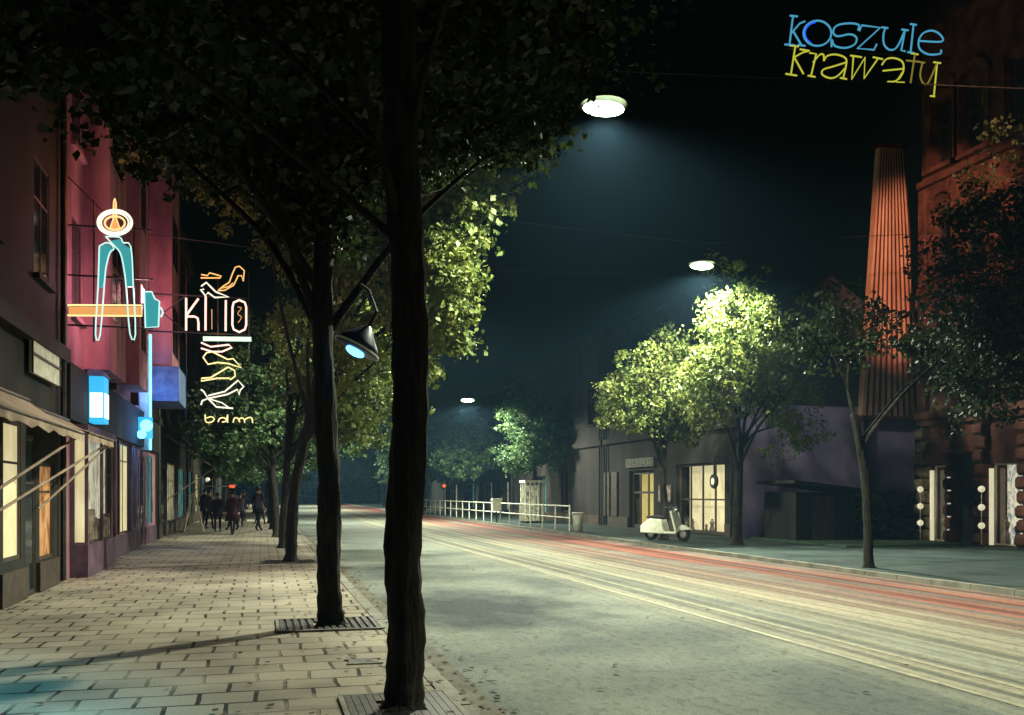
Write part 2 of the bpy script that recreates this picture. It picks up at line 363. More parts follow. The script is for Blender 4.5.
# ------------------------------------------------------------------ facade helper
def wall_cells(mb, axis, c0, c1, a0, a1, z0, z1, openings):
    """wall slab with real openings; axis 'x': slab between x=c0..c1 running along y"""
    zs = sorted({z0, z1, *[q for o in openings for q in (o[2], o[3])]}); zs = [z for z in zs if z0 <= z <= z1]
    for i in range(len(zs) - 1):
        za, zb = zs[i], zs[i + 1]; zm = (za + zb) / 2
        ops = sorted([(o[0], o[1]) for o in openings if o[2] < zm < o[3]])
        cur = a0
        for oa, ob in ops + [(a1, a1)]:
            if oa > cur + 1e-4:
                if axis == 'x': mb.box(c0, c1, cur, oa, za, zb)
                else: mb.box(cur, oa, c0, c1, za, zb)
            cur = max(cur, ob)
def window(parent, X, side, y0, y1, z0, z1, fm, back, nv=1, nh=1, depth=.18, bar=.05, name='window', goods=0, thick=.06, label=None, inner=None):
    """window in an x=X wall; side=+1 faces +x (left buildings), -1 faces -x (right buildings)"""
    if side > 0: depth = min(depth, .012); thick = min(thick, .02)
    xf = X - side * depth
    if inner is None: inner = .036 if side > 0 else .60
    f = MB(); a, b = sorted((xf, xf - side * thick))
    f.box(a, b, y0, y0 + bar, z0, z1); f.box(a, b, y1 - bar, y1, z0, z1)
    f.box(a, b, y0 + bar, y1 - bar, z1 - bar, z1); f.box(a, b, y0 + bar, y1 - bar, z0, z0 + bar)
    w = bar * .6
    for i in range(1, nv + 1):
        if nv: yy = y0 + (y1 - y0) * i / (nv + 1); f.box(a + .002, b - .002, yy - w / 2, yy + w / 2, z0 + bar, z1 - bar)
    for zf in (nh if isinstance(nh, (list, tuple)) else [i / (nh + 1) for i in range(1, nh + 1)]):
        zz = z0 + (z1 - z0) * zf; f.box(a + .004, b - .004, y0 + bar, y1 - bar, zz - w / 2, zz + w / 2)
    wo = f.build(name, fm, parent)
    if label: wo['label'] = label
    if back is None:
        xg = xf - side * thick * .5; a, b = sorted((xg, xg - side * .008))
        MB().box(a, b, y0 + .01, y1 - .01, z0 + .01, z1 - .01).build('pane', M['glass'], wo)
    else:
        xg = xf - side * thick * .5; a, b = sorted((xg, xg - side * .006))
        MB().box(a, b, y0 + .01, y1 - .01, z0 + .01, z1 - .01).build('pane', M['clear_glass'], wo)
        xb = xf - side * inner; a, b = sorted((xb, xb - side * .03))
        MB().box(a, b, y0 - .3, y1 + .3, z0 - .1, z1 + .1).build('lit_interior', back, wo)
        if goods and side < 0:
            for i in range(goods):
                q = MB(); yy = y0 + (y1 - y0) * (i + rnd.uniform(.3, .7)) / goods; h = rnd.uniform(.2, .75) * (z1 - z0) * .6; ww = rnd.uniform(.05, .13) if side < 0 else rnd.uniform(.03, .05)
                xx = xf - side * rnd.uniform(.09, max(.1, inner - .04)); 
                q.lathe((xx, yy, z0 + .02), [(0, 0), (ww * .9, 0), (ww, h * .15), (ww * .5, h * .5), (ww * .9, h * .75), (ww * .35, h * .85), (ww * .45, h * .95), (0, h)], 8)
                q.build('window_goods', M['goods'], wo)
    return wo
def sill(parent, X, side, y0, y1, z, mat):
    a, b = sorted((X - side * .03, X + side * .10)); return MB().box(a, b, y0 - .08, y1 + .08, z - .09, z - .003).build('sill', mat, parent)

def building(label, cat, X, side, y0, y1, z1, mat, floors, opn_g, bays, depth=9, name='tenement_house', wz=1.9, winlit=(), fz=4.2, fh=3.4, wallx=None, extra=None, roofover=.35, sills=True, ww=1.1):
    """tenement with the street wall at x=X; opn_g: ground openings (y0,y1,z0,z1,spec)"""
    t = thing(name, (X, (y0 + y1) / 2, 0), label, cat, 'tenement houses along the street')
    ups = []
    for fl in range(floors):
        zb = fz + fl * fh + .9
        for i in range(bays):
            yc = y0 + (y1 - y0) * (i + .5) / bays
            if zb + wz < z1: ups.append((yc - ww / 2, yc + ww / 2, zb, zb + wz))
    mb = MB(); c0, c1 = sorted((X, X - side * .45))
    wall_cells(mb, 'x', c0, c1, y0, y1, 0, z1, [o[:4] for o in opn_g] + ups)
    xb = X - side * depth
    a, b = sorted((X - side * .45, xb))
    mb.box(a, b, y0, y0 + .35, 0, z1); mb.box(a, b, y1 - .35, y1, 0, z1)
    c, d = sorted((xb, xb + side * .3)); mb.box(c, d, y0 + .35, y1 - .35, 0, z1)
    mb.build('wall', mat, t)
    # inner darkness: floor slabs stop light leaks
    sl = MB(); 
    for zz in [fz - .15 + i * fh for i in range(floors + 1)]:
        if zz < z1: sl.box(a + .3, b - .3, y0 + .36, y1 - .36, zz - .2, zz)
    sl.build('floor_slab', M['roof'], t)
    r0, r1 = sorted((X + side * roofover, xb)); 
    rf = MB().prism([(r0, z1 + .003), (r1, z1 + .003), (r1 + (.0 if side > 0 else -1.5) , z1 + .5), ((r0 + r1) / 2, z1 + 2.2), (r0 + (1.5 if side < 0 else 0), z1 + .5)], 'y', y0, y1)
    rf.build('roof', M['roof'], t)
    cn = MB(); a, b = sorted((X + side * .003, X + side * .22)); cn.box(a, b, y0, y1, z1 - .35, z1 - .01); cn.build('cornice', mat, t); cn = MB()
    a, b = sorted((X + side * .003, X + side * .14)); cn.box(a, b, y0 + .01, y1 - .01, fz - .25, fz)
    cn.build('cornice', mat, t)
    for yd in (y0 + .35, y1 - .4):
        dp = MB().tube([(X + side * .09, yd, .05), (X + side * .09, yd, z1 - .4)], .05, 8)
        dp.build('downpipe', M['iron'], t)
    a, b = sorted((X + side * .003, X + side * .06)); segs = sorted([(o[0], o[1]) for o in opn_g if o[2] < .5]); cur = y0 + .5
    for oa, ob in segs + [(y1 - .5, y1 - .5)]:
        if oa - .08 > cur: MB().box(a, b, cur, oa - .08, .0, .48).build('plinth', M['frame'], t)
        cur = ob + .08
    for i, u in enumerate(ups):
        w = window(t, X, side, *u, M['frame'], M['win_orange'] if i in winlit else None, 1, [.66], name='window')
        if sills: sill(w, X, side, u[0], u[1], u[2], mat)
    for o in opn_g:
        sp = o[4]
        if sp.get('skip'): continue
        window(t, X, side, *o[:4], sp.get('frame', M['frame']), sp.get('back'), sp.get('nv', 1), sp.get('nh', [.7]), depth=sp.get('depth', .15),
               name=sp.get('name', 'shop_window'), goods=sp.get('goods', 0), bar=sp.get('bar', .06), label=sp.get('label'))
    return t

G = dict
# ---- left side
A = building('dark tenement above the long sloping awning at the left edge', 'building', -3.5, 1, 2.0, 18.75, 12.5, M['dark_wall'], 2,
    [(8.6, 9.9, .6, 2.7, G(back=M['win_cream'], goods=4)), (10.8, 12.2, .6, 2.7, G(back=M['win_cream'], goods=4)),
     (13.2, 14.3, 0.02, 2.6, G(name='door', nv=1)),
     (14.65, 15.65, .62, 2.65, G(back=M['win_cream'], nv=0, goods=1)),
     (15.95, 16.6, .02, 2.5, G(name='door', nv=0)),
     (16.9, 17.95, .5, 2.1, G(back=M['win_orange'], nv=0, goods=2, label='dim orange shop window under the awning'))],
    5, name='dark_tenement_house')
MB().box(-3.52, -3.40, 12.5, 18.7, 2.75, 2.95).build('shop_fascia', M['frame'], A)
# cream panel sign on the dark wall
p0 = on_x(40, 355, -3.36); p1 = on_x(58, 390, -3.36)
B_label = 'pink tenement with hanging bays behind the pincers sign'
B = thing('pink_tenement_house', (-3.5, 26, 0), B_label, 'building', 'tenement houses along the street')
mb = MB()
ops = [(19.5, 22.9, .55, 2.85), (23.3, 24.6, 0.01, 2.7), (25.5, 27.6, .55, 2.9), (28.0, 28.9, .6, 2.9), (29.6, 31.0, .01, 2.7), (31.6, 33.4, .6, 2.8)]
up = []
for fl in (0, 1):
    for yc in (20.1, 25.2, 29.3): up.append((yc - .5, yc + .5, 5.0 + fl * 3.3, 6.9 + fl * 3.3))
wall_cells(mb, 'x', -3.95, -3.5, 18.8, 34.2, 0, 12.2, ops + up)
mb.box(-12, -3.95, 18.8, 19.15, 0, 12.2).box(-12, -3.95, 33.85, 34.2, 0, 12.2).box(-12.3, -12, 18.8, 34.2, 0, 12.2)
mb.build('wall', M['pink_wall'], B)
MB().box(-11.9, -3.96, 19.2, 33.8, 3.3, 3.5).box(-11.9, -3.96, 19.2, 33.8, 7.3, 7.5).build('floor_slab', M['roof'], B)
MB().prism([(-12.3, 12.203), (-3.2, 12.203), (-3.2, 12.5), (-7.5, 14.2), (-12.3, 12.6)], 'y', 18.8, 34.2).build('roof', M['roof'], B)
MB().box(-3.497, -3.38, 18.82, 34.18, 2.95, 4.0).build('shop_fascia', M['dark_wall'], B)
for u in up:
    w = window(B, -3.5, 1, *u, M['frame'], None, 1, [.66]); sill(w, -3.5, 1, u[0], u[1], u[2], M['pink_wall'])
# dark pilasters dividing the pink front
for yy, w_, d_ in ((18.80, .10, .05), (23.9, .22, .2), (28.0, .22, .2), (30.2, .22, .2)):
    MB().box(-3.496, -3.496 + d_, yy, yy + w_, 4.03, 12.0).build('pilaster', M['frame'], B)
# hanging bays (oriels) on the front
def oriel(y0, y1, x1, z0, z1, wins, mat, lit=None):
    bm_ = MB(); wall_cells(bm_, 'x', x1 - .12, x1, y0, y1, z0, z1, wins)
    bm_.box(-3.5, x1 - .12, y0, y0 + .1, z0, z1).box(-3.5, x1 - .12, y1 - .1, y1, z0, z1)
    bm_.box(-3.5, x1 - .12, y0 + .1, y1 - .1, z0, z0 + .1).box(-3.5, x1 - .12, y0 + .1, y1 - .1, z1 - .1, z1)
    o = bm_.build('oriel', mat, B)
    for u in wins: window(o, x1, 1, *u, M['frame'], lit, 1, [.66], depth=.03, bar=.05, name='window', thick=.04) if lit is None else window(o, x1, 1, *u, M['pale_frame'], None, 1, [.66], depth=.03, thick=.04)
    return o
oriel(20.9, 23.3, -3.02, 4.12, 11.6, [(21.3, 22.9, 5.2, 7.0), (21.3, 22.9, 8.5, 10.3)], M['pink_wall'])
oriel(25.8, 27.7, -3.02, 4.35, 11.6, [(26.2, 27.3, 5.3, 7.1), (26.2, 27.3, 8.5, 10.3)], M['pink_wall'])
# balcony bay with blue rim at far end
b = MB().box(-3.49, -2.45, 30.6, 33.6, 5.35, 5.45).box(-2.55, -2.45, 30.6, 33.6, 4.55, 5.35).box(-3.49, -2.55, 30.6, 30.7, 4.55, 5.35).box(-3.49, -2.55, 33.5, 33.6, 4.55, 5.35).box(-3.49, -2.45, 30.6, 33.6, 4.40, 4.545)
b.build('balcony', M['blue_frame'], B)
oriel(30.7, 33.5, -2.66, 5.47, 11.6, [(31.0, 33.2, 5.9, 7.5), (31.0, 33.2, 8.7, 10.3)], M['pink_wall'])
# ground floor shop bay that juts out (lit vitrine)
v = MB().box(-3.5, -3.18, 19.4, 23.0, .0, .62).box(-3.5, -3.18, 19.4, 23.0, 2.75, 2.9)
for yy in (19.4, 21.15, 22.94): v.box(-3.24, -3.18, yy, yy + .06, .62, 2.75)
v.box(-3.49, -3.42, 19.4, 19.46, .62, 2.75)
vo = v.build('display_bay', M['plinth'], B)
MB().box(-3.215, -3.205, 19.46, 22.94, .62, 2.75).box(-3.42, -3.24, 19.425, 19.435, .62, 2.75).build('pane', M['clear_glass'], vo)
MB().box(-3.43, -3.40, 19.66, 22.90, .66, 2.72).build('lit_interior', M['win_grey'], vo)
MB().box(-3.48, -3.25, 19.55, 19.58, .66, 2.72).build('lit_interior', M['win_cream'], vo)
for i in range(9):
    yy = 19.9 + i * .33; h = rnd.uniform(.3, .9); MB().box(-3.38, -3.27, yy, yy + .16, .66, .66 + h).build('window_goods', M['goods'], vo)
window(B, -3.5, 1, 23.3, 24.6, .01, 2.7, M['frame'], None, 1, [.75], name='door')
window(B, -3.5, 1, 25.5, 27.6, .55, 2.9, M['frame'], M['win_cream'], 1, [.8], name='shop_window', goods=4)
window(B, -3.5, 1, 28.0, 28.9, .6, 2.9, M['blue_frame'], M['win_teal'], 1, [.8], name='shop_window')
window(B, -3.5, 1, 29.6, 31.0, .01, 2.7, M['frame'], None, 1, [.75], name='door')
window(B, -3.5, 1, 31.6, 33.4, .6, 2.8, M['blue_frame'], M['win_teal'], 1, [.8], name='shop_window', goods=3)
for ya_, yb_ in ((24.65, 29.55), (31.1, 34.1)): MB().box(-3.497, -3.45, ya_, yb_, 0, .53).build('plinth', M['plinth'], B)
for yy in (23.05, 24.7, 25.2, 27.7, 29.05, 31.1):
    MB().box(-3.407 if yy > 28 or yy < 25.3 and yy > 23 and False else -3.497, -3.42, yy, yy + .2, .56, 2.9).build('pier', M['blue_frame'] if yy > 27 else M['frame'], B)

C_ = building('dark narrow tenement with a slanting awning beyond the pink one', 'building', -3.5, 1, 34.25, 48, 12.0, M['dark_wall'], 2,
    [(36.2, 37.4, .02, 2.6, G(name='door')), (38.4, 41.6, .5, 2.75, G(back=M['win_far'], nv=3, frame=M['pale_frame'], goods=4)), (43.5, 46.5, .5, 2.7, G(back=M['win_teal'], nv=2))],
    4, name='dark_tenement_house')
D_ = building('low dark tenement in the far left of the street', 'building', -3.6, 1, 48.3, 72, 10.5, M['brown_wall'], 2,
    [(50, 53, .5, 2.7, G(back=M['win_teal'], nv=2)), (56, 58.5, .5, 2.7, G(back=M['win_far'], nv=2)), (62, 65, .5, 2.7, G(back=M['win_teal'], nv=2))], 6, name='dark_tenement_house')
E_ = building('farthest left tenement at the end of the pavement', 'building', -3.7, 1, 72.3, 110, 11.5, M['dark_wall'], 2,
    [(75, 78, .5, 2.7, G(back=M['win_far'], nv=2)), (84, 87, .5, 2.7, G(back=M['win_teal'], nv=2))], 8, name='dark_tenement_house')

# ---- awnings on the left
def awning(y0, y1, xo, zo, zi, label, arms, fringe=.12):
    t = thing('awning', (-3.4, (y0 + y1) / 2, zi), label, 'awning', 'shop awnings over the pavement')
    n = 24; mb = MB(); vs = []
    for i in range(n + 1):
        y = y0 + (y1 - y0) * i / n; sag = .035 * math.sin(i * 1.9)
        for j in range(7):
            s = j / 6; x = -3.39 + (xo + 3.39) * s; z = zi + (zo - zi) * s - .05 * math.sin(math.pi * s) + sag * s * .4
            vs.append((x, y, z))
        vs.append((xo + .01, y, zo - fringe + sag * .4 + .02 * math.sin(i * 2.3)))
    mb.v = vs + [(a, b_, c - .012) for a, b_, c in vs]; w = 8; off = len(vs)
    for i in range(n):
        for j in range(w - 1):
            q = (i * w + j, i * w + j + 1, (i + 1) * w + j + 1, (i + 1) * w + j); mb.f.append(q); mb.f.append(tuple(off + k_ for k_ in q[::-1]))
    mb.build('canvas', M['awning'], t)
    MB().tube([(xo, y0, zo - .02), (xo, y1, zo - .02)], .022, 8).build('front_rail', M['frame'], t)
    MB().tube([(-3.385, y0, zi), (-3.385, y1, zi)], .04, 8).build('roller', M['frame'], t)
    for ya, yb in arms:
        MB().tube([(-3.37, ya, 1.35), (xo, yb, zo - .03)], .02, 6).build('arm', M['awning'], t)
    return t
awning(8.2, 15.6, -2.62, 2.52, 2.98, 'long cream and brown awning over the lit windows at the left edge', [(9.0, 8.3), (12.2, 15.5)])
awning(16.0, 18.6, -2.62, 2.56, 2.90, 'short pale peaked awning in front of the pink tenement', [(13.8, 18.4), (16.2, 18.5)])
awning(36.3, 44.5, -1.7, 2.55, 3.7, 'steep dark awning far down the left pavement', [(37, 36.5), (43.5, 44.2)])

# cream panel sign
t = thing('panel_sign', (-3.4, p0[1], 3.3), 'pale rectangular panel high on the dark wall above the awning', 'sign')
MB().box(-3.44, -3.39, 15.9, 17.9, 3.45, 4.15).build('panel', M['pale'], t)
MB().box(-3.388, -3.37, 15.9, 17.9, 3.72, 3.76).box(-3.388, -3.37, 15.86, 15.9, 3.43, 4.17).box(-3.388, -3.37, 17.9, 17.94, 3.43, 4.17).build('frame', M['frame'], t)
MB().box(-3.5, -3.44, 16.2, 16.3, 3.6, 4.0).box(-3.5, -3.44, 17.4, 17.5, 3.6, 4.0).build('bracket', M['frame'], t)

# ------------------------------------------------------------------ neon signs
def zmap(Y, ox, oy, sx, sy):
    return lambda pts: [on_y(ox + x / sx, oy + y / sy, Y) for x, y in pts]
def smooth(pts, k=3):
    out = []; P = [Vector(p) for p in pts]; n = len(P)
    for i in range(n - 1):
        a, b, c, d = P[max(i - 1, 0)], P[i], P[i + 1], P[min(i + 2, n - 1)]
        for j in range(k):
            t = j / k
            out.append(tuple(.5 * ((2 * b) + (-a + c) * t + (2 * a - 5 * b + 4 * c - d) * t * t + (-a + 3 * b - 3 * c + d) * t ** 3)))
    out.append(tuple(P[-1])); return out
def ell(cx, cy, rx, ry, n=28, a0=0, a1=360):
    return [(cx + rx * math.cos(R(a0 + (a1 - a0) * i / n)), cy + ry * math.sin(R(a0 + (a1 - a0) * i / n))) for i in range(n + 1)]
def flat_panel(mb, pts, y0, y1):
    mb.prism([(p[0], p[2]) for p in pts], 'y', y0, y1)

# --- pincers and hammer
Y = 19.1; z4 = zmap(Y, 85, 190, 4.763, 4.767)
S = thing('neon_sign', on_y(112, 335, Y), 'neon pincers crossed by a hammer, with a glowing ring and candle on top', 'neon sign')
outer = z4(ell(142, 155, 80, 58)); inner = z4(ell(142, 158, 48, 33))
MB().tube(outer, .028, 6, True).tube(z4(ell(142, 156, 66, 47)), .016, 6, True).build('jaw_tube', M['n_white'], S)
MB().tube(inner, .020, 6, True).build('inner_ring_tube', M['n_orange'], S)
pts = z4([(142, 40), (148, 60), (150, 140), (165, 180), (142, 190), (120, 180), (134, 140), (136, 60), (142, 40)])
MB().tube(pts, .013, 6).build('candle_tube', M['n_orange'], S)
ft = MB(); flat_panel(ft, pts[:-1], Y + .03, Y + .06); ft.build('candle_panel', M['n_amber'], S)
LL = [(68, 268), (108, 250), (138, 278), (118, 300), (100, 370), (92, 450), (72, 690), (50, 690), (62, 460)]
RL = [(98, 222), (135, 262), (168, 300), (186, 380), (196, 460), (214, 685), (240, 690), (230, 460), (218, 270), (182, 252), (165, 225)]
MB().tube(smooth(z4(LL + LL[:1]), 3), .014, 6).tube(smooth(z4(RL + RL[:1]), 3), .014, 6).build('pincer_outline_tube', M['n_pale'], S)
ft = MB(); flat_panel(ft, z4([(70, 272), (108, 254), (132, 280), (114, 302), (97, 370), (84, 460), (66, 465), (66, 460)]), Y + .03, Y + .06)
flat_panel(ft, z4([(120, 240), (165, 232), (182, 256), (214, 276), (224, 460), (200, 460), (186, 380), (168, 300), (140, 262)]), Y + .03, Y + .06)
ft.build('blade_panel', M['n_teal'], S)
hp = [(-82, 548), (272, 550), (272, 600), (-82, 598), (-90, 585), (-90, 560)]
MB().tube(z4(hp + hp[:1]), .016, 6).build('hammer_handle_tube', M['n_yellow'], S)
ft = MB(); flat_panel(ft, z4([(-80, 552), (268, 554), (268, 596), (-80, 594)]), Y + .065, Y + .09); ft.build('hammer_handle_panel', M['n_amber'], S)
hd = [(282, 485), (318, 485), (332, 518), (355, 530), (350, 652), (288, 656)]
MB().tube(z4(hd + hd[:1]), .016, 6).tube(z4([(360, 560), (372, 585), (360, 605)]), .02, 6).build('hammer_head_tube', M['n_pale'], S)
ft = MB(); flat_panel(ft, z4([(284, 489), (315, 489), (330, 522), (352, 534), (347, 648), (290, 652)]), Y + .03, Y + .06); ft.build('hammer_head_panel', M['n_teal'], S)
fr_ = MB(); a = on_y(68, 300, Y); zt = on_y(100, 225, Y)[2]; zb = on_y(100, 325, Y)[2]
for zz in (zt, (zt + zb) / 2, zb): fr_.tube([(-3.5, Y + .14, zz), (-2.0, Y + .14, zz)], .018, 6)
fr_.tube([(-3.05, Y + .14, zb - .3), (-3.05, Y + .14, zt + .5)], .018, 6).tube([(-2.35, Y + .14, zb - .3), (-2.35, Y + .14, zt + .1)], .018, 6).tube([(-3.5, Y + .14, zt + .9), (-2.6, Y + .14, zt)], .012, 6)
fr_.build('frame', M['darkmetal'], S)
def plight(parent, loc, col, W, r=.1, kind='POINT', rot=None, spot=None, blend=.5, name='glow'):
    l = bpy.data.lights.new(name, kind); l.color = col; l.energy = W; l.shadow_soft_size = r
    if kind == 'SPOT': l.spot_size = R(spot); l.spot_blend = blend
    o = bpy.data.objects.new(name, l); COL.objects.link(o)
    if rot: o.rotation_euler = rot
    if parent:
        o.parent = parent; q = parent; o0 = Vector((0, 0, 0))
        while q: o0 += q.location; q = q.parent
        o.location = Vector(loc) - o0
    else: o.location = loc
    return o
plight(S, (-2.55, Y - .25, 6.9), (1, .25, .10), 28, .15)
plight(S, (-2.3, Y + .5, 5.3), (1, .42, .52), 150, .3)

# --- cinema and shoe sign
Y = 30.0; z1_ = zmap(Y, 180, 260, 8.94, 8.94); z2_ = zmap(Y, 180, 330, 7.15, 7.15)
S = thing('neon_sign', on_y(215, 425, Y), 'tall neon sign of ladies shoes and big letters hanging over the far pavement', 'neon sign')
for gl in (([(55, 340), (55, 630)], [(165, 345), (60, 490)], [(60, 505), (130, 505), (158, 520), (165, 560), (165, 630)]), ([(230, 325), (228, 630)],), ([(410, 360), (408, 635)],)):
    L1 = MB()
    for g_ in gl: L1.tube(z1_(g_), .034, 6)
    L1.build('letter_tube', M['n_pink'], S)
L1 = MB()
O_ = [(470, 420), (480, 380), (530, 358), (580, 380), (592, 420), (592, 580), (580, 620), (530, 645), (480, 620), (468, 580), (470, 420)]
L1.tube(z1_(O_), .034, 6); L1.build('letter_tube', M['n_pink'], S)
MB().tube(smooth(z1_([(515, 420), (550, 430), (515, 480), (550, 510), (520, 560)]), 3), .012, 5).tube(z1_([(285, 440), (285, 620)]), .012, 5).build('dim_letter_tube', M['n_amber'], S)
MB().tube(z1_([(190, 235), (235, 200), (275, 240), (320, 285), (435, 330), (310, 335), (250, 290), (228, 320), (185, 265), (215, 262)]), .026, 6).build('white_shoe_tube', M['n_white'], S)
MB().tube(z1_([(340, 275), (385, 235), (440, 200), (470, 120), (495, 65), (530, 55), (575, 95), (565, 190), (550, 140), (520, 140), (480, 225), (400, 270), (340, 275)]), .022, 6).tube(
    z1_([(380, 250), (440, 235), (475, 205)]), .018, 6).build('gold_shoe_tube', M['n_gold'], S)
MB().tube(z1_([(185, 160), (360, 160), (370, 145), (320, 130), (265, 115), (245, 140), (190, 130)]), .022, 6).build('flat_shoe_tube', M['n_gold'], S)
MB().tube(z2_([(165, 62), (510, 66)]), .07, 8).build('strip_tube', M['n_green'], S)
MB().tube(z2_([(150, 90), (220, 120), (350, 105), (372, 125), (300, 155), (230, 155), (150, 130)]), .028, 6).build('pink_leg_tube', M['n_pink'], S)
MB().tube(z2_([(230, 155), (340, 210), (380, 205), (440, 270), (345, 240), (270, 232), (200, 245), (165, 195), (190, 162), (230, 155)]), .024, 6).tube(
    z2_([(345, 265), (390, 290), (395, 330), (360, 355), (350, 345), (270, 345), (150, 365), (155, 345), (220, 340), (345, 265)]), .024, 6).build('yellow_shoe_tube', M['n_yellow'], S)
MB().tube(z2_([(200, 470), (320, 440), (415, 360), (455, 405), (430, 430), (425, 465), (410, 425), (340, 460), (200, 490), (170, 440), (150, 425)]), .026, 6).tube(
    z2_([(150, 535), (160, 505), (200, 490), (260, 550), (380, 560)]), .026, 6).tube(z2_([(200, 490), (300, 520), (350, 555)]), .02, 6).build('white_heel_tube', M['n_white'], S)
W_ = MB()
for g_ in ([(180, 605), (185, 655), (220, 660), (245, 640), (225, 620), (188, 630)], [(272, 658), (285, 632), (315, 628), (335, 645)], [(300, 658), (330, 650), (340, 605), (340, 662)],
           [(380, 662), (388, 632), (412, 630), (428, 660)], [(420, 640), (440, 628), (460, 640), (462, 662)], [(465, 640), (485, 628), (512, 628), (520, 665)]):
    W_.tube(smooth(z2_(g_), 3), .020, 5)
W_.build('small_letter_tube', M['n_yellow'], S)
fr_ = MB(); yb = Y + .12
xl = on_y(186, 300, Y)[0]; xr = on_y(249, 300, Y)[0]
zz = [on_y(215, q_, Y)[2] for q_ in (296, 333, 425)]
for z_ in zz[:2]: fr_.tube([(-3.5, yb, z_), (xr, yb, z_)], .025, 6)
fr_.tube([(-3.5, yb, zz[1] + 1.1), (xl, yb, zz[1])], .02, 6).tube([(-3.5, yb, zz[1]), (xl, yb, zz[0])], .02, 6)
for x_ in (xl, (xl + xr) / 2, xr): fr_.tube([(x_, yb, zz[2] + .1), (x_, yb, zz[0] + (.9 if x_ < xr else .8))], .02, 6)
fr_.tube([(xl, yb, zz[2] + .1), (xr, yb, zz[2] + .1)], .02, 6)
fr_.build('frame', M['darkmetal'], S)
plight(S, (-1.2, Y - .3, 6.3), (1, .42, .18), 60, .4)
plight(S, (-2.6, Y - .6, 7.4), (1, .35, .40), 80, .3)

# --- blue lights
S = thing('lit_box_sign', (-3.4, 21, 3.1), 'small glowing cyan and white box sign below the pink bays', 'sign')
MB().box(-3.36, -3.08, 20.6, 21.2, 3.02, 3.95).build('box', M['box_cyan'], S)
MB().box(-3.34, -3.10, 20.585, 20.598, 3.12, 3.62).box(-3.078, -3.065, 20.65, 21.15, 3.12, 3.62).build('face', M['box_white'], S)
MB().prism([(-3.38, 3.953), (-3.04, 3.953), (-3.10, 4.06), (-3.38, 4.10)], 'y', 20.55, 21.25).build('hood', M['blue_frame'], S)
plight(S, (-2.9, 20.4, 3.4), (.1, .5, 1), 9, .15)
S = thing('lit_box_sign', (-3.3, 29, 3.2), 'bright blue-white lamp box glowing beside the vertical blue tube', 'sign')
MB().box(-3.38, -3.02, 28.6, 28.9, 3.15, 3.75).build('box', M['box_cyan'], S)
MB().sphere((-3.15, 28.5, 3.5), .17, .08, .17, 8).sphere((-3.28, 28.5, 3.25), .13, .08, .12, 8).build('lamp', M['n_blue'], S)
plight(S, (-2.85, 28.3, 3.3), (.12, .4, 1), 55, .2)
S = thing('neon_tube', on_y(150, 450, 30.0), 'vertical pale blue neon tube on the edge of the pink tenement', 'neon sign')
a = on_y(150.5, 335, 30.0); b = on_y(150.5, 450, 30.0)
MB().tube([a, b], .035, 8).build('tube', M['n_blue'], S)
MB().box(-3.5, a[0] + .02, 30.05, 30.15, b[2], a[2] + .05).build('backing_fin', M['pale'], S)
plight(S, (a[0] + .25, 29.7, 4.6), (.15, .35, 1), 60, .2)

S = thing('neon_strip', (-3.3, 6.4, 2.3), 'teal neon strip of the shop nearest the viewer, outside the picture', 'neon sign')
MB().tube([(-3.3, 5.4, 2.35), (-3.3, 7.4, 2.35)], .03, 8).build('tube', M['n_blue'], S)
MB().box(-3.5, -3.34, 5.3, 7.5, 2.3, 2.4).build('housing', M['darkmetal'], S)
plight(S, (-3.0, 6.4, 2.3), (.10, .55, .75), 620, .4, 'SPOT', (0, R(18), 0), 150, .4)

# --- KOSZULE KRAWATY
Y = 26.0; z3 = zmap(Y, 780, 5, 6.02, 6.02)
S = thing('neon_sign', (21.4, Y, 13), 'blue and lime neon words koszule krawaty high above the street', 'neon sign')
KZ = (([(60, 64), (106, 69)], 0), ([(78, 68), (57, 240)], 0), ([(28, 237), (90, 243)], 0), ([(150, 98), (118, 112), (70, 168)], 0), ([(80, 158), (128, 240)], 0), ([(108, 240), (152, 246)], 0),
    ([(470, 150), (474, 120), (420, 110), (345, 122), (320, 160), (345, 188), (420, 176), (460, 196), (450, 236), (395, 258), (330, 246), (312, 208), (310, 252)], 1),
    ([(478, 155), (492, 122), (604, 136), (466, 262), (566, 270), (582, 236)], 0),
    ([(612, 134), (650, 139)], 0), ([(634, 138), (622, 185), (628, 240), (662, 270), (705, 252), (752, 152)], 1), ([(732, 147), (772, 153)], 0), ([(752, 152), (730, 274), (754, 278)], 0),
    ([(784, 114), (822, 120)], 0), ([(804, 118), (786, 286)], 0), ([(768, 283), (808, 290)], 0),
    ([(838, 216), (974, 220), (964, 178), (915, 154), (862, 170), (835, 215), (842, 265), (890, 296), (945, 297), (970, 288), (968, 270)], 1))
for idx in (range(0, 6), (6,), (7,), (8, 9, 10, 11), (12, 13, 14), (15,)):
    kz = MB()
    for i_ in idx: q = z3(KZ[i_][0]); kz.tube(smooth(q, 4) if KZ[i_][1] else q, .028, 6)
    kz.build('blue_letter', M['n_cyan'], S)
MB().tube(z3(ell(225, 170, 84, 76)), .028, 6, True).build('blue_letter', M['n_cyan'], S)
MB().tube(z3(ell(225, 171, 76, 69, 20, 120, 260)), .03, 6).build('blue_letter_inner_tube', emit_mat('neon_deep_blue', (.02, .10, .9), 1.1), S)
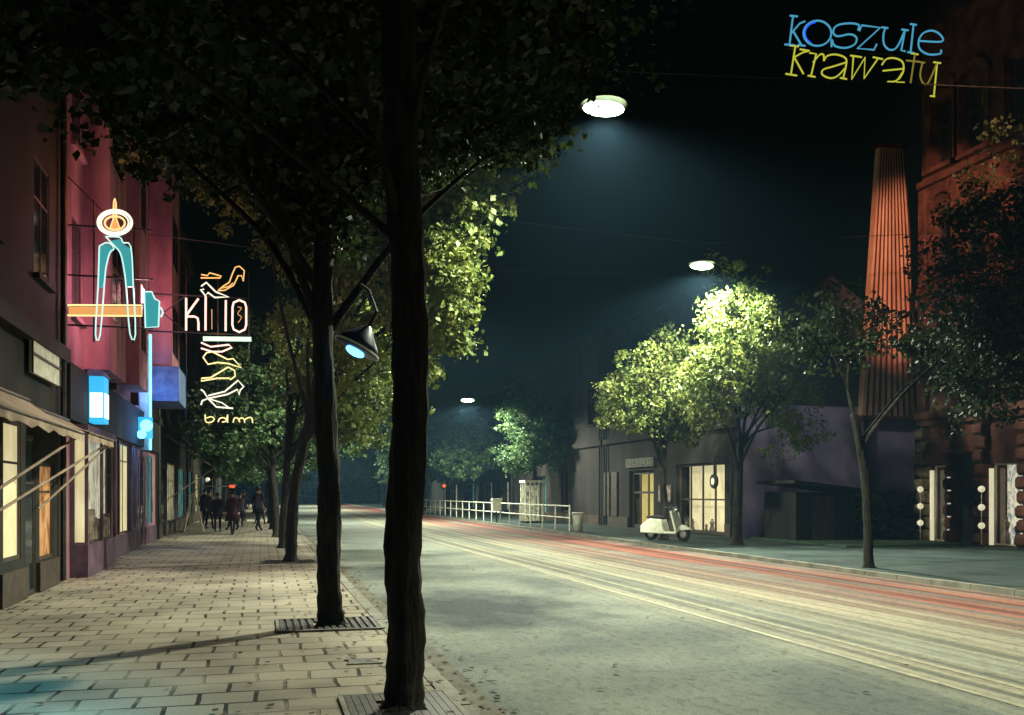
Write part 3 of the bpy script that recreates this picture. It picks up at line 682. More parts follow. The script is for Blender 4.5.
KW = (([(58, 243), (112, 250)], 0, 0), ([(92, 250), (66, 416)], 0, 0), ([(34, 414), (102, 425)], 0, 0), ([(176, 276), (140, 284), (82, 316)], 0, 0), ([(120, 266), (176, 276)], 0, 0), ([(80, 305), (142, 416)], 0, 0),
    ([(178, 288), (218, 294), (186, 430)], 0, 0), ([(168, 425), (212, 433)], 0, 0), ([(200, 345), (238, 300), (262, 300), (264, 336)], 1, 0),
    ([(266, 334), (285, 306), (340, 298), (396, 322), (396, 372), (380, 440)], 1, 0), ([(362, 438), (402, 446)], 0, 0), ([(396, 346), (320, 370), (262, 388), (254, 418), (300, 440), (345, 428), (392, 380)], 1, 0),
    ([(424, 304), (492, 314)], 0, 0), ([(442, 307), (432, 446), (512, 316), (506, 442), (592, 320)], 0, 0), ([(560, 314), (618, 326)], 0, 0),
    ([(614, 360), (640, 326), (690, 320), (738, 344), (742, 400), (716, 446)], 1, 0), ([(620, 396), (738, 384)], 0, 0), ([(648, 462), (700, 456), (738, 405)], 1, 0), ([(700, 466), (748, 466)], 0, 0),
    ([(788, 290), (832, 298)], 0, 0), ([(812, 295), (786, 470)], 0, 1), ([(760, 334), (842, 342)], 0, 1),
    ([(845, 344), (872, 348)], 0, 1), ([(858, 347), (844, 418), (860, 468), (892, 468), (944, 352)], 1, 1), ([(924, 344), (968, 350)], 0, 0), ([(946, 350), (926, 550)], 0, 0), ([(904, 547), (932, 551)], 0, 0))
for idx in (range(0, 6), range(6, 9), range(9, 12), range(12, 15), range(15, 19), range(19, 22), range(22, 27)):
    for dim in (0, 1):
        kw = MB()
        for i_ in idx:
            if KW[i_][2] == dim: q = z3(KW[i_][0]); kw.tube(smooth(q, 4) if KW[i_][1] else q, .026, 6)
        if kw.v: kw.build('lime_letter', M['n_lime_dim'] if dim else M['n_lime'], S)
fr_ = MB()
x0 = on_y(786, 50, Y)[0]
for pa, pb in (((786, 47), (946, 56)), ((786, 74), (946, 86))):
    a = on_y(*pa, Y); b = on_y(*pb, Y); a = (a[0], Y + .1, a[2]); b = (21.5, Y + .1, a[2] + (b[2] - a[2])); fr_.tube([a, b], .022, 5)
for pxx in range(800, 950, 30):
    a = on_y(pxx, 40 + (pxx - 786) * .05, Y); b = on_y(pxx, 80 + (pxx - 786) * .06, Y); fr_.tube([(a[0], Y + .1, a[2]), (b[0], Y + .1, b[2])], .018, 5)
fr_.build('frame', M['darkmetal'], S)

# ------------------------------------------------------------------ right side
# near ornate building
t = thing('ornate_corner_house', (21.5, 21, 0), 'reddish rusticated corner house with arched windows at the right edge', 'building', 'tenement houses along the street')
X = 21.5
gops = [(26.05, 26.95, .02, 2.5), (23.05, 24.3, .02, 2.5), (24.75, 25.85, .02, 2.9), (20.2, 21.6, .02, 2.5), (17.5, 19.0, .02, 2.5)]
ups = [(yc - .5, yc + .5, zb, zb + 2.1) for zb in (5.2, 8.9, 12.4) for yc in (26.35, 25.0, 23.1, 20.6, 18.2, 15.8, 13.4)]
mb = MB(); wall_cells(mb, 'x', X, X + .6, 12, 27.42, 0, 17, gops + ups)
mb.box(X + .6, 31, 12, 12.4, 0, 17).box(X + .6, 31, 27.1, 27.42, 0, 17).box(31, 31.3, 12, 27.42, 0, 17)
mb.build('wall', M['red_stone'], t)
MB().box(X + .7, 30.9, 12.5, 27.0, 4.0, 4.2).box(X + .7, 30.9, 12.5, 27.0, 8, 8.2).build('floor_slab', M['roof'], t)
MB().prism([(X - .4, 17.003), (31.3, 17.003), (31.3, 17.4), (27, 19.5), (X - .4, 17.5)], 'y', 11.8, 27.6).build('roof', M['roof'], t)
for d_, za_, zb_ in ((.30, 4.05, 4.30), (.18, 3.85, 4.045), (.2, 8.2, 8.45), (.2, 11.8, 12.0)): MB().box(X - d_, X - .003, 12, 27.46, za_, zb_).build('cornice', M['red_stone'], t)
# rusticated blocks of the ground floor
for (ya, yb, mt) in ((27.02, 27.44, 'olive_stone'), (25.87, 26.03, 'red_stone'), (24.35, 24.7, 'red_stone'), (22.3, 23.0, 'red_stone'), (21.65, 22.2, 'red_stone'), (19.1, 20.1, 'red_stone')):
    q = MB(); z = .02; k_ = 0
    while z < 3.7:
        d = .24 if k_ % 2 else .34
        q.prism([(X - .003, z), (X - .003, z + .38), (X - d + .08, z + .38), (X - d, z + .30), (X - d, z + .08), (X - d + .08, z)], 'y', ya - (.05 if k_ % 2 else 0), yb + (.05 if k_ % 2 and yb < 27 else 0)); z += .42; k_ += 1
    q.build('rusticated_pier', M[mt], t, bevel=.03)
for i, u in enumerate(gops):
    if i < 2:
        w = window(t, X, -1, *u, M['pale_frame'], M['win_white'], 0, [], depth=.12, bar=.05, name='shop_window', goods=3, label='bright white shop window between rough stone piers')
        MB().box(X - .10, X - .006, u[1] - .13, u[1] - .03, .02, 2.35).build('glowing_post', M['globe'], w)  # post given a glow though it is no lamp
    elif i == 2: window(t, X, -1, *u, M['frame'], None, 1, [.8], name='door')
    else: window(t, X, -1, *u, M['frame'], M['win_white'], 1, [.8], name='shop_window', goods=2)
for u in ups:
    w = window(t, X, -1, *u, M['frame'], None, 1, [.6], depth=.22)
    yc = (u[0] + u[1]) / 2; q = MB()
    q.box(X - .14, X - .004, u[0] - .24, u[0] - .02, u[2] - .1, u[3]); q.box(X - .14, X - .004, u[1] + .02, u[1] + .24, u[2] - .1, u[3])
    for k_ in range(9):
        a0 = math.pi * k_ / 9; a1 = math.pi * (k_ + 1) / 9 - .03
        q.prism([(yc + r_ * math.cos(a_), u[3] + .004 + r_ * .75 * math.sin(a_)) for r_, a_ in ((.52, a0), (.78, a0), (.78, a1), (.52, a1))], 'x', X - .17, X - .004)
    q.box(X - .24, X - .004, u[0] - .3, u[1] + .3, u[2] - .25, u[2] - .11)
    q.build('window_surround', M['red_stone'], w)
for yy in (27.22, 25.68, 24.1, 22.0, 19.4, 17.0, 14.6):
    MB().box(X - .2, X - .004, yy - .17, yy + .17, 4.32, 8.15).box(X - .2, X - .004, yy - .17, yy + .17, 8.48, 11.7).box(X - .27, X - .2, yy - .22, yy + .22, 7.8, 8.1).build('pilaster', M['red_stone'], t, bevel=.02)

# lavender gable house
Ft = building('dark tenement with a bare lavender gable facing the street corner', 'building', 16.3, -1, 30.5, 44, 7.3, M['brown_wall'], 1,
    [(31.5, 35.7, .06, 2.75, G(back=M['win_cream'], nv=3, nh=[.48], goods=6, bar=.10, label='wide cream shop window with dark bars')),
     (38.0, 40.8, .03, 2.6, G(back=M['win_yellow'], nv=2, nh=[.62], bar=.16, name='shop_door', label='bright yellow glazed double door')), ], 4, depth=7.9, name='gable_house')
MB().box(16.303, 24.19, 30.40, 30.497, .0, 4.75).build('gable_plaster', M['lavender_wall'], Ft)
MB().box(16.303, 24.19, 30.36, 30.497, 4.753, 4.85).build('gable_ledge', M['roof'], Ft)
MB().box(16.2, 16.296, 37.8, 41.0, 2.75, 3.15).build('sign_board', M['frame'], Ft)
q = MB()
for i in range(9):
    yy = 38.1 + i * .28; q.tube([(16.19, yy, 2.85), (16.19, yy + (.05 if i % 2 else 0), 3.05)], .012, 4).tube([(16.19, yy, 2.86 + (i % 3) * .08), (16.19, yy + .13, 2.9 + (i % 2) * .1)], .012, 4)
q.build('sign_lettering', M['pale'], Ft)
t = thing('shop_clock', (16.1, 32.6, 2.1), 'small round dark clock hanging before the wide cream window', 'clock')
MB().lathe((16.08, 31.9, 2.03), [(0, -.05), (.26, -.05), (.28, 0), (.26, .05), (0, .05)], 20, 'x').build('case', M['darkmetal'], t)
MB().lathe((16.02, 31.9, 2.03), [(0, -.004), (.13, -.004), (.13, .004), (0, .004)], 20, 'x').build('face', M['globe'], t)
MB().box(16.06, 16.10, 31.88, 31.92, 2.22, 2.9).box(16.06, 16.33, 31.88, 31.92, 2.9, 2.94).build('bracket', M['darkmetal'], t)
# annex + corrugated stack
t = thing('annex', (23.2, 30, 0), 'low lavender annex behind the lone young tree', 'building')
# tapered corrugated stack behind
zb, zt = 4.4, 14.7
def corr(xa0, xb0, xa1, xb1, y0, y1, z0, z1, n=10):
    q = MB(); P_ = []
    for i in range(n):
        P_ += [(i, 0), (i + .56, 0), (i + .66, 1), (i + .92, 1)]
    P_.append((n, 0))
    for s_, d in P_:
        s_ /= n; d *= -.06
        q.v.append((xa0 + (xb0 - xa0) * s_, y0 - d, z0)); q.v.append((xa1 + (xb1 - xa1) * s_, y0 - d, z1))
    m_ = len(P_)
    for i in range(m_ - 1): q.f.append((2 * i, 2 * i + 2, 2 * i + 3, 2 * i + 1))
    c_ = len(q.v); q.v += [(xa0, y1, z0), (xb0, y1, z0), (xa1, y1, z1), (xb1, y1, z1)]
    q.f += [(0, 1, c_ + 2, c_), (2 * m_ - 2, c_ + 1, c_ + 3, 2 * m_ - 1), (c_, c_ + 2, c_ + 3, c_ + 1)]
    return q
t.location.x = 25
MB().box(24.25, 25.6, 30.45, 34, 0, 4.35).build('wall', M['lavender_wall'], t)
MB().box(24.22, 25.65, 30.40, 34.1, 4.353, 4.40).build('roof', M['roof'], t)
t2 = thing('corrugated_stack', (22.3, 29.5, 4.4), 'tall tapered reddish corrugated metal stack rising beside the right house', 'chimney')
Ys = 30.1
xa0 = on_y(862, 415, Ys)[0]; xb0 = on_y(924, 415, Ys)[0]; xa1 = on_y(880, 148, Ys)[0]; xb1 = on_y(904, 148, Ys)[0]
zb = on_y(888, 416, Ys)[2]; zt = on_y(892, 148, Ys)[2]
cg = corr(xa0, xb0, xa1, xb1, Ys, Ys + .28, zb, zt).build('corrugated_cladding', M['corrugated'], t2)
cg.data.materials.append(noise_mat('rib_shade', (.05, .018, .012), (.13, .045, .03), 1.6, .85, .3, 20, stretch=(1, 1, .35)))  # shading between the ribs put into a darker sheet colour
for i_, f_ in enumerate(cg.data.polygons): f_.material_index = 1 if i_ % 4 in (1, 2, 3) and i_ < 40 else 0
MB().box(xa1 - .08, xb1 + .08, Ys - .10, Ys + .36, zt, zt + .12).build('cap', M['red_stone'], t2)
MB().box(xa0 - .06, xb0 + .1, Ys - .12, Ys + .28, zb - .14, zb - .004).build('base_ledge', M['red_stone'], t2)
for i, x_ in enumerate((xa0 + .2, xb0 - .25)):
    MB().box(x_, x_ + .09, Ys + .02, Ys + .20, .0, zb - .14).build('post', M['darkmetal'], t2)
# link wall joining stack to corner house
# shed
t = thing('shed', (18.2, 28.4, 0), 'low dark shed with a sloping roof against the lavender wall', 'shed')
MB().box(16.9, 19.1, 27.7, 29.7, .05, 1.62).build('wall', M['dark_wall'], t)
MB().prism([(16.7, 1.92), (16.7, 2.02), (19.5, 1.72), (19.5, 1.62)], 'y', 27.45, 29.9).build('roof', M['roof'], t)
MB().box(17.5, 18.3, 27.66, 27.697, .05, 1.5).build('door', M['frame'], t)

for ya_ in (42.2, 43.2):
    MB().box(16.22, 16.297, ya_, ya_ + .75, .5, 2.6).build('shutter', M['frame'], Ft)
for ya_ in (36.1, 36.9):
    q = MB().box(16.25, 16.297, ya_, ya_ + .5, 1.2, 1.95); q.build('poster_case', M['frame'], Ft)
    MB().box(16.24, 16.248, ya_ + .05, ya_ + .45, 1.25, 1.9).build('poster', M['goods'], Ft)
# further right buildings
H_ = building('dark brown tenement with one narrow glowing orange window', 'building', 16.3, -1, 44.2, 62, 9.5, M['brown_wall'], 2,
    [(49.8, 51.0, .55, 2.9, G(back=M['win_orange'], nv=0, nh=[])), (54, 57, .4, 2.6, G(back=M['win_teal'], nv=2))], 5, name='dark_tenement_house')
I_ = building('long dark tenement with pale shopfronts beyond the right trees', 'building', 16.6, -1, 62.2, 95, 8.5, M['dark_wall'], 1,
    [(64, 67, .4, 2.4, G(back=M['win_far'], nv=4)), (69, 72, .4, 2.4, G(back=M['win_far'], nv=4)), (75, 79, .4, 2.4, G(back=M['win_teal'], nv=4)), (82, 86, .4, 2.4, G(back=M['win_far'], nv=4))], 8, name='dark_tenement_house')
J_ = building('farthest right tenement near the street end', 'building', 17.0, -1, 95.2, 140, 8.5, M['brown_wall'], 1,
    [(98, 102, .4, 2.4, G(back=M['win_far'], nv=4)), (108, 113, .4, 2.4, G(back=M['win_teal'], nv=4))], 9, name='dark_tenement_house')

# globe posts before the corner house
def globe_post(x, y, label):
    t = thing('globe_post', (x, y, 0), label, 'lamp', 'globe posts before the corner house')
    MB().tube([(x, y, 0), (x, y, 1.75)], .016, 6).build('rod', M['pale_frame'], t)
    MB().lathe((x, y, 0), [(0, 0), (.14, 0), (.14, .03), (.04, .06), (.0, .06)], 14).build('foot', M['darkmetal'], t)
    for z in (.62, 1.17, 1.72): MB().sphere((x, y, z), .10, n=8).build('globe', M['globe'], t, True)
    return t
g1 = on_y(920, 520, 27.1); globe_post(20.9, 26.75, 'three pale globes on a rod, left one of the pair')
globe_post(20.85, 23.95, 'three pale globes on a rod, at the right edge')

# ------------------------------------------------------------------ trees
nrng = np.random.default_rng(11)
def leaf_mesh(name, clumps, per, size, mat):
    """clumps: list of (centre, radius); leaves are small folded quads"""
    C = np.repeat(np.array([c for c, r in clumps]), per, axis=0); Rr = np.repeat(np.array([r for c, r in clumps]), per)
    n = len(C)
    d = nrng.normal(size=(n, 3)); d /= np.linalg.norm(d, axis=1)[:, None]
    rad = nrng.uniform(.15, 1, n) ** .55
    m_ = len(clumps); e = nrng.normal(size=(m_, 3)); e /= np.linalg.norm(e, axis=1)[:, None]; E_ = np.repeat(e, per, axis=0)
    o_ = d * (rad * Rr)[:, None] * np.array([1, 1, .7]); o_ += E_ * (np.sum(o_ * E_, axis=1) * .9)[:, None]
    P = C + o_
    ax = nrng.normal(size=(n, 3)); ax[:, 2] -= .5; ax /= np.linalg.norm(ax, axis=1)[:, None]
    up = nrng.normal(size=(n, 3)) * .6 + d * .7 + np.array([0, 0, .5]); sd = np.cross(ax, up); sd /= np.linalg.norm(sd, axis=1)[:, None]
    nn = np.cross(sd, ax)
    s = size * nrng.uniform(.4, 1.6, n)[:, None]
    v = np.empty((n, 5, 3)); v[:, 0] = P - ax * s * .55; v[:, 1] = P + sd * s * .42 - ax * s * .05 + nn * s * .12
    v[:, 2] = P + ax * s * .6; v[:, 3] = P - sd * s * .42 - ax * s * .05 + nn * s * .12; v[:, 4] = P + ax * s * .05
    V = v.reshape(-1, 3)
    base = np.arange(n) * 5
    tri = np.stack([base, base + 1, base + 2, base, base + 2, base + 3], 1).reshape(-1)
    me = bpy.data.meshes.new(name); me.vertices.add(len(V)); me.vertices.foreach_set('co', V.ravel().astype(np.float32))
    nf = n * 2; me.loops.add(nf * 3); me.loops.foreach_set('vertex_index', tri.astype(np.int32))
    me.polygons.add(nf); me.polygons.foreach_set('loop_start', (np.arange(nf) * 3).astype(np.int32))
    me.update(calc_edges=True); me.materials.append(mat); return me
def tree(loc, path, radii, blobs, nclump, per, size, mat, label, seed, name='street_tree', crad=(.14, .46), group='street trees along both kerbs', shell=.55, limbs=9, fork=None, lr=.52):
    """path: trunk points relative to base; blobs: list of (centre, (rx,ry,rz), weight) crown ellipsoids"""
    r = random.Random(seed)
    t = thing(name, loc, label, 'tree', group)
    cl = []
    tw = sum(b[2] for b in blobs)
    for c, rr, w in blobs:
        for i in range(int(nclump * w / tw)):
            d = Vector((r.gauss(0, 1), r.gauss(0, 1), r.gauss(0, 1))).normalized(); q = r.uniform(shell ** 3, 1) ** (1 / 3)
            k_ = 1 + .30 * math.sin(d.x * 5 + seed) * math.cos(d.z * 4 + seed) + .12 * math.sin(d.y * 9 + d.z * 8 + seed)
            cl.append(((c[0] + d.x * rr[0] * q * k_, c[1] + d.y * rr[1] * q * k_, c[2] + d.z * rr[2] * q * k_), r.uniform(*crad)))
    me = leaf_mesh('crown', cl, per, size, mat)
    cr = bpy.data.objects.new('crown', me); COL.objects.link(cr); cr.parent = t
    tb = MB(); P = smooth(path, 9); n = len(P)
    rr = [radii[0] + (radii[1] - radii[0]) * i / (n - 1) for i in range(n)]
    rr = [q * (1 + .05 * math.sin(i * 2.1 + seed)) for i, q in enumerate(rr)]
    rr[0] *= 1.45; rr[1] *= 1.15
    nv = 26; tb.tube(P, rr, nv)
    for i, p_ in enumerate(P):
        for k_ in range(nv):
            v_ = Vector(tb.v[i * nv + k_]); a_ = 6.283 * k_ / nv; h_ = p_[2]
            rid = .055 * math.sin(a_ * 9 + 2.2 * math.sin(h_ * 3.1 + seed)) + .05 * math.sin(a_ * 4 + h_ * 5 + seed) + .06 * max(0, math.sin(h_ * 2.3 + seed * 1.7 + a_)) ** 6
            root = max(0, .22 - h_) * 1.4 * max(0, math.sin(a_ * 3 + seed))
            tb.v[i * nv + k_] = tuple(Vector(p_) + (v_ - Vector(p_)) * (1 + rid + root))
    top = Vector(P[-1]); targets = r.sample(cl, min(limbs * 4, len(cl)))
    for i in range(limbs):
        s = int((.72 + .28 * (i % 4) / 3) * (n - 1)); a = Vector(P[s]); e = Vector(targets[i][0])
        if e.z < a.z: e.z = a.z + .3 * abs(e.z - a.z)
        m1 = a.lerp(e, .35) + Vector((r.uniform(-.15, .15), r.uniform(-.15, .15), .25)); m2 = a.lerp(e, .7) + Vector((r.uniform(-.15, .15), r.uniform(-.15, .15), .15))
        q = smooth([tuple(a), tuple(m1), tuple(m2), tuple(e)], 4); r0 = rr[s] * lr
        tb.tube(q, [r0 * (1 - .85 * k_ / (len(q) - 1)) for k_ in range(len(q))], 7)
        for j in range(3):
            e2 = Vector(targets[limbs + (i * 3 + j) % (len(targets) - limbs)][0]); a2 = Vector(q[5 + j * 2])
            if (e2 - a2).length > 2.6: e2 = a2 + (e2 - a2).normalized() * 2.0
            md = a2.lerp(e2, .5) + Vector((0, 0, .12)); tb.tube([tuple(a2), tuple(md), tuple(e2)], [r0 * .32, r0 * .2, r0 * .06], 5)
    for q in (fork or []):
        tb.tube(smooth(q[0], 4), [q[1] + (q[2] - q[1]) * k_ / (4 * (len(q[0]) - 1)) for k_ in range(4 * (len(q[0]) - 1) + 1)], 9)
    v0 = MB(); v0.v = [(a + loc[0], b + loc[1], c + loc[2]) for a, b, c in tb.v]; v0.f = tb.f
    v0.build('trunk', M['bark'], t, True)
    return t
Z = Vector
# left row ---------------------------------------------------------
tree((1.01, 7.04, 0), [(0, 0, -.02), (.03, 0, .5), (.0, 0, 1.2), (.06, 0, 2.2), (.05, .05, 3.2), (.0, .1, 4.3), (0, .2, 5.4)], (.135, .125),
     [((-.8, .4, 6.5), (3.0, 2.4, 1.6), 1.0), ((1.3, 1.6, 6.4), (1.3, 1.5, 1.1), .35), ((-2.8, .5, 5.7), (1.4, 1.6, 1.0), .35)], 620, 60, .09, M['leaf_shade'],
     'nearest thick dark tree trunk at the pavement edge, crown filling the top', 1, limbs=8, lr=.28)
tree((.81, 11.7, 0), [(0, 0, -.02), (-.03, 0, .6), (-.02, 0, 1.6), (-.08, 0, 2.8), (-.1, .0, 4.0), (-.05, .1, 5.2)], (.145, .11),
     [((-.9, .3, 7.0), (3.0, 2.3, 1.55), 1.0), ((-.1, .3, 5.7), (.9, 1.3, 1.2), .3), ((1.8, .6, 7.1), (1.8, 1.6, 1.3), .4)], 600, 55, .09, M['leaf_shade'],
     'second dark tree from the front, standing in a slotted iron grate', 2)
tree((.66, 16.9, 0), [(0, 0, -.02), (-.1, 0, 1), (-.15, 0, 2.4), (-.1, 0, 4.2)], (.001, .001),
     [((.6, 0, 5.6), (2.4, 1.8, 1.9), 1.0), ((2.0, -.4, 5.0), (.9, 1.0, 1.5), .35)], 10, 4, .01, M['leaf'], 'x', 3) if False else None
tree((.65, 22.6, 0), [(0, 0, -.02), (.02, 0, .8), (.1, 0, 1.8), (.35, 0, 3.0), (.6, 0, 4.3)], (.14, .09),
     [((-.4, -1.5, 8.9), (3.0, 2.6, 1.3), .8), ((1.5, -1.8, 6.0), (1.1, 1.8, 2.2), .8), ((2.75, -4.0, 5.9), (.75, 1.2, 1.7), .8), ((3.4, -4.4, 7.6), (1.0, 1.2, .8), .25)], 560, 48, .10, M['leaf'],
     'leaning dark tree with lit foliage, third along the left row', 4, fork=[([(.45, 0, 3.4), (1.2, -1.4, 4.6), (2.3, -3.2, 5.4), (2.8, -4.1, 6.4)], .07, .02)])
tree((.59, 28.4, 0), [(0, 0, -.02), (.03, 0, 1.0), (.1, 0, 2.2), (.2, 0, 4.3)], (.13, .09),
     [((1.5, 0, 5.4), (1.7, 2.4, 2.4), 1.0), ((2.2, -.5, 4.7), (1.5, 1.6, 1.8), .5), ((.8, .8, 8.8), (1.4, 1.6, .9), .2)], 520, 40, .105, M['leaf'],
     'fourth tree of the left row, its trunk close behind the leaning one', 5)
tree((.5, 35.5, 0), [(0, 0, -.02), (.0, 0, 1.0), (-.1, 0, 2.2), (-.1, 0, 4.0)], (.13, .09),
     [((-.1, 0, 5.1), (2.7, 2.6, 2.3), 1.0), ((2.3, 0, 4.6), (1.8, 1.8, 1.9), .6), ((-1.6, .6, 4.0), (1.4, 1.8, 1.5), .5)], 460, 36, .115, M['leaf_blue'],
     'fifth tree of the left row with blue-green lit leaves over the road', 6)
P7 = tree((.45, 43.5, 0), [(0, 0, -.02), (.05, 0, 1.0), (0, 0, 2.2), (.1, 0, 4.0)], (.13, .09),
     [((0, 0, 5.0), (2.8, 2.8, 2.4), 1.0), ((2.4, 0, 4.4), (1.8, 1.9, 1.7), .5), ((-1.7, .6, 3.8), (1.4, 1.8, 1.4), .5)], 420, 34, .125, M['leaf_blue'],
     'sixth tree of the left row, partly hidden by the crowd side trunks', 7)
for i, (y_, lb) in enumerate(((52, 'seventh tree of the left row, dark and small'), (61, 'eighth tree of the left row, near the end of the pavement'), (71, 'ninth tree of the left row, far away by the kerb'),
                              (83, 'tenth tree of the left row, tiny in the distance'), (97, 'last tree of the left row, tiny at the vanishing street'))):
    c = copy_tree(P7); c.location = (.4 + (i % 2) * .15, y_, 0); c.rotation_euler = (0, 0, i * 1.3 + .6); c['label'] = lb
# right row ---------------------------------------------------------
tree((12.6, 17.8, 0), [(0, 0, -.02), (.0, 0, .8), (-.05, 0, 1.7), (-.18, 0, 2.5), (-.35, 0, 3.3)], (.10, .075),
     [((3.7, 0.2, 6.4), (1.7, 2.0, 2.6), 1.0), ((3.3, .2, 4.4), (1.2, 1.3, 1.2), .2), ((-.75, 0, 5.0), (1.0, 1.0, .8), .13), ((.9, 0, 5.0), (1.0, 1.0, .45), .045)], 520, 42, .09, M['leaf_shade'],
     'slender dark young tree by the red streaked kerb on the right', 21, limbs=2, lr=.3,
     fork=[([(-.2, 0, 2.55), (.35, 0, 3.2), (1.1, .1, 3.9), (2.2, .1, 4.8)], .06, .02), ([(-.3, 0, 3.1), (-.5, 0, 3.9), (-.4, 0, 4.9)], .05, .015)])
tree((14.2, 26.6, 0), [(0, 0, -.02), (.0, 0, 1.0), (.05, 0, 2.0), (.1, 0, 3.2)], (.15, .10),
     [((.0, -.2, 6.4), (1.1, 1.2, 2.2), .9), ((.8, -.2, 5.8), (.9, 1.0, 1.2), .35), ((-1.0, 0, 4.7), (1.0, 1.1, 1.1), .35), ((1.8, 0, 4.2), (1.3, 1.4, 1.4), .4)], 290, 54, .095, M['leaf'],
     'brightly lit tall tree just right of the second street lamp', 22, shell=.4)
tree((13.35, 30.2, 0), [(0, 0, -.02), (.0, 0, 1.0), (-.05, 0, 2.2), (.0, 0, 3.4)], (.14, .10),
     [((-.3, -.2, 5.2), (1.6, 1.5, 1.5), 1.0), ((-1.5, -.2, 4.5), (.9, 1.0, .9), .3), ((.5, -.4, 4.1), (1.1, 1.3, 1.0), .3), ((-.1, -.2, 6.6), (.7, .7, .6), .1)], 250, 50, .10, M['leaf'],
     'lit spreading tree left of and below the second street lamp', 23, shell=.4)
tree((14.7, 51.0, 0), [(0, 0, -.02), (.0, 0, 1.0), (.05, 0, 2.2), (.0, 0, 3.4)], (.14, .10),
     [((-.4, 0, 5.5), (1.5, 1.6, 1.9), 1.0), ((.9, 0, 4.4), (1.7, 1.7, 1.5), .6), ((-.9, 0, 3.6), (1.2, 1.2, 1.0), .4)], 360, 42, .115, M['leaf_blue'],
     'pale green glowing round tree in the middle distance', 24, shell=.4)
P5 = tree((13.9, 62.0, 0), [(0, 0, -.02), (.0, 0, 1.0), (.05, 0, 2.2), (.0, 0, 3.4)], (.14, .10),
     [((0, 0, 4.8), (2.6, 2.4, 1.9), 1.0), ((-1.2, 0, 3.8), (1.4, 1.4, 1.2), .4)], 330, 38, .135, M['leaf_blue'],
     'dim green tree behind the pale glowing tree', 25)
for i, (y_, lb) in enumerate(((72, 'green tree right of the nearest trunk, far along the road'), (84, 'small green tree between the two nearest trunks, far away'), (98, 'tiny yellow-green tree in the far distance'), (114, 'tiny dark tree at the end of the right row'))):
    c = copy_tree(P5); c.location = (13.8 + (i % 2) * .3, y_, 0); c.rotation_euler = (0, 0, i * 1.9 + 1); c['label'] = lb
# far woods closing the street
cl = []
for i in range(420):
    x_ = rnd.uniform(-30, 60); cl.append(((x_, 168 + rnd.uniform(0, 10), rnd.uniform(.5, 7 + 2.5 * math.sin(x_ * .31))), rnd.uniform(.8, 1.8)))
me = leaf_mesh('far_trees', cl, 26, .5, M['leaf_shade']); o = bpy.data.objects.new('far_trees', me); COL.objects.link(o)
tag(o, 'dark mass of far trees closing the end of the street', 'trees', None, 'stuff')
# bush
cl = []
for i in range(60): cl.append(((rnd.uniform(19.2, 21.0) , rnd.uniform(27.2, 29), rnd.uniform(.3, 1.5)), rnd.uniform(.2, .38)))
t = thing('bush', (20.2, 28, .05), 'dark low bush in front of the lavender wall by the corner house', 'bush')
cl = [((a - 20.2, b - 28, c - .05), r_) for (a, b, c), r_ in cl]
me = leaf_mesh('foliage', cl, 55, .08, M['leaf_shade']); o = bpy.data.objects.new('foliage', me); COL.objects.link(o); o.parent = t
q = MB()
for i in range(9): q.tube([(20.2 + rnd.uniform(-.3, .3), 28 + rnd.uniform(-.3, .3), .03), (20.2 + rnd.uniform(-.8, .8), 28 + rnd.uniform(-.7, .7), 1.2)], [.02, .008], 5)
q.build('stems', M['bark'], t)

# tree grates, manhole
def grate(x, y, label, w=.62, d=.42):
    t = thing('tree_grate', (x, y, 0), label, 'tree grate', 'iron tree grates')
    q = MB(); n = 14
    for i in range(n):
        xx = x - w + 2 * w * i / (n - 1)
        if abs(xx - x) < .17: q.box(xx - .025, xx + .025, y - d, y - .2, .005, .022); q.box(xx - .025, xx + .025, y + .2, y + d, .005, .022)
        else: q.box(xx - .025, xx + .025, y - d, y + d, .005, .022)
    q.build('bars', M['iron'], t)
    MB().box(x - w - .06, x + w + .06, y - d - .05, y - d, .003, .024).box(x - w - .06, x + w + .06, y + d, y + d + .05, .003, .024).box(x - w - .07, x - w - .03, y - d, y + d, .003, .023).box(x + w + .03, x + w + .07, y - d, y + d, .003, .023).build('rim', M['kerb'], t)
    MB().box(x - w, x - .2, y - d, y + d, .0015, .004).box(x + .2, x + w, y - d, y + d, .0015, .004).build('soil', M['roof'], t)
grate(1.0, 7.04, 'slotted iron grate around the nearest trunk', .36, .45); grate(.78, 11.7, 'slotted iron grate around the second trunk', .55, .5); grate(.62, 22.6, 'slotted iron grate around the leaning third tree', .55)
t = thing('drain_cover', (.95, 9.1, 0), 'small square iron drain cover in the paving', 'drain cover')
a = on_y(363, 661, 9.1)
MB().box(a[0] - .14, a[0] + .14, 8.95, 9.15, .002, .012).build('cover', M['iron'], t)
for ya_ in (8.92, 9.15): MB().box(a[0] - .17, a[0] + .17, ya_ + .001, ya_ + .029, .002, .014).build('rim', M['kerb'], t)

def manhole(x, y, label):
    t = thing('manhole_cover', (x, y, RZ), label, 'manhole cover')
    MB().lathe((x, y, RZ), [(.40, .001), (.40, .012), (.34, .012), (.34, .001)], 28).build('rim', M['kerb'], t)
    q = MB().lathe((x, y, RZ), [(0, .003), (.33, .003), (.33, .010), (0, .010)], 28)
    for i in range(-4, 5): w_ = math.sqrt(max(.3 ** 2 - (i * .065) ** 2, 0)); q.box(x - w_, x + w_, y + i * .065 - .012, y + i * .065 + .012, .010 + RZ, .016 + RZ)
    q.build('cover', M['iron'], t)
cl = []
for i in range(1100):
    y_ = 4 + 34 * rnd.random() ** 1.6; x_ = rnd.choice([rnd.gauss(1.0, .5), rnd.gauss(1.75, .15), rnd.uniform(-3.3, 8), rnd.gauss(-3.2, .2)])
    z_ = RZ + .012 if x_ > 1.6 else .012
    cl.append((x_, y_, z_))
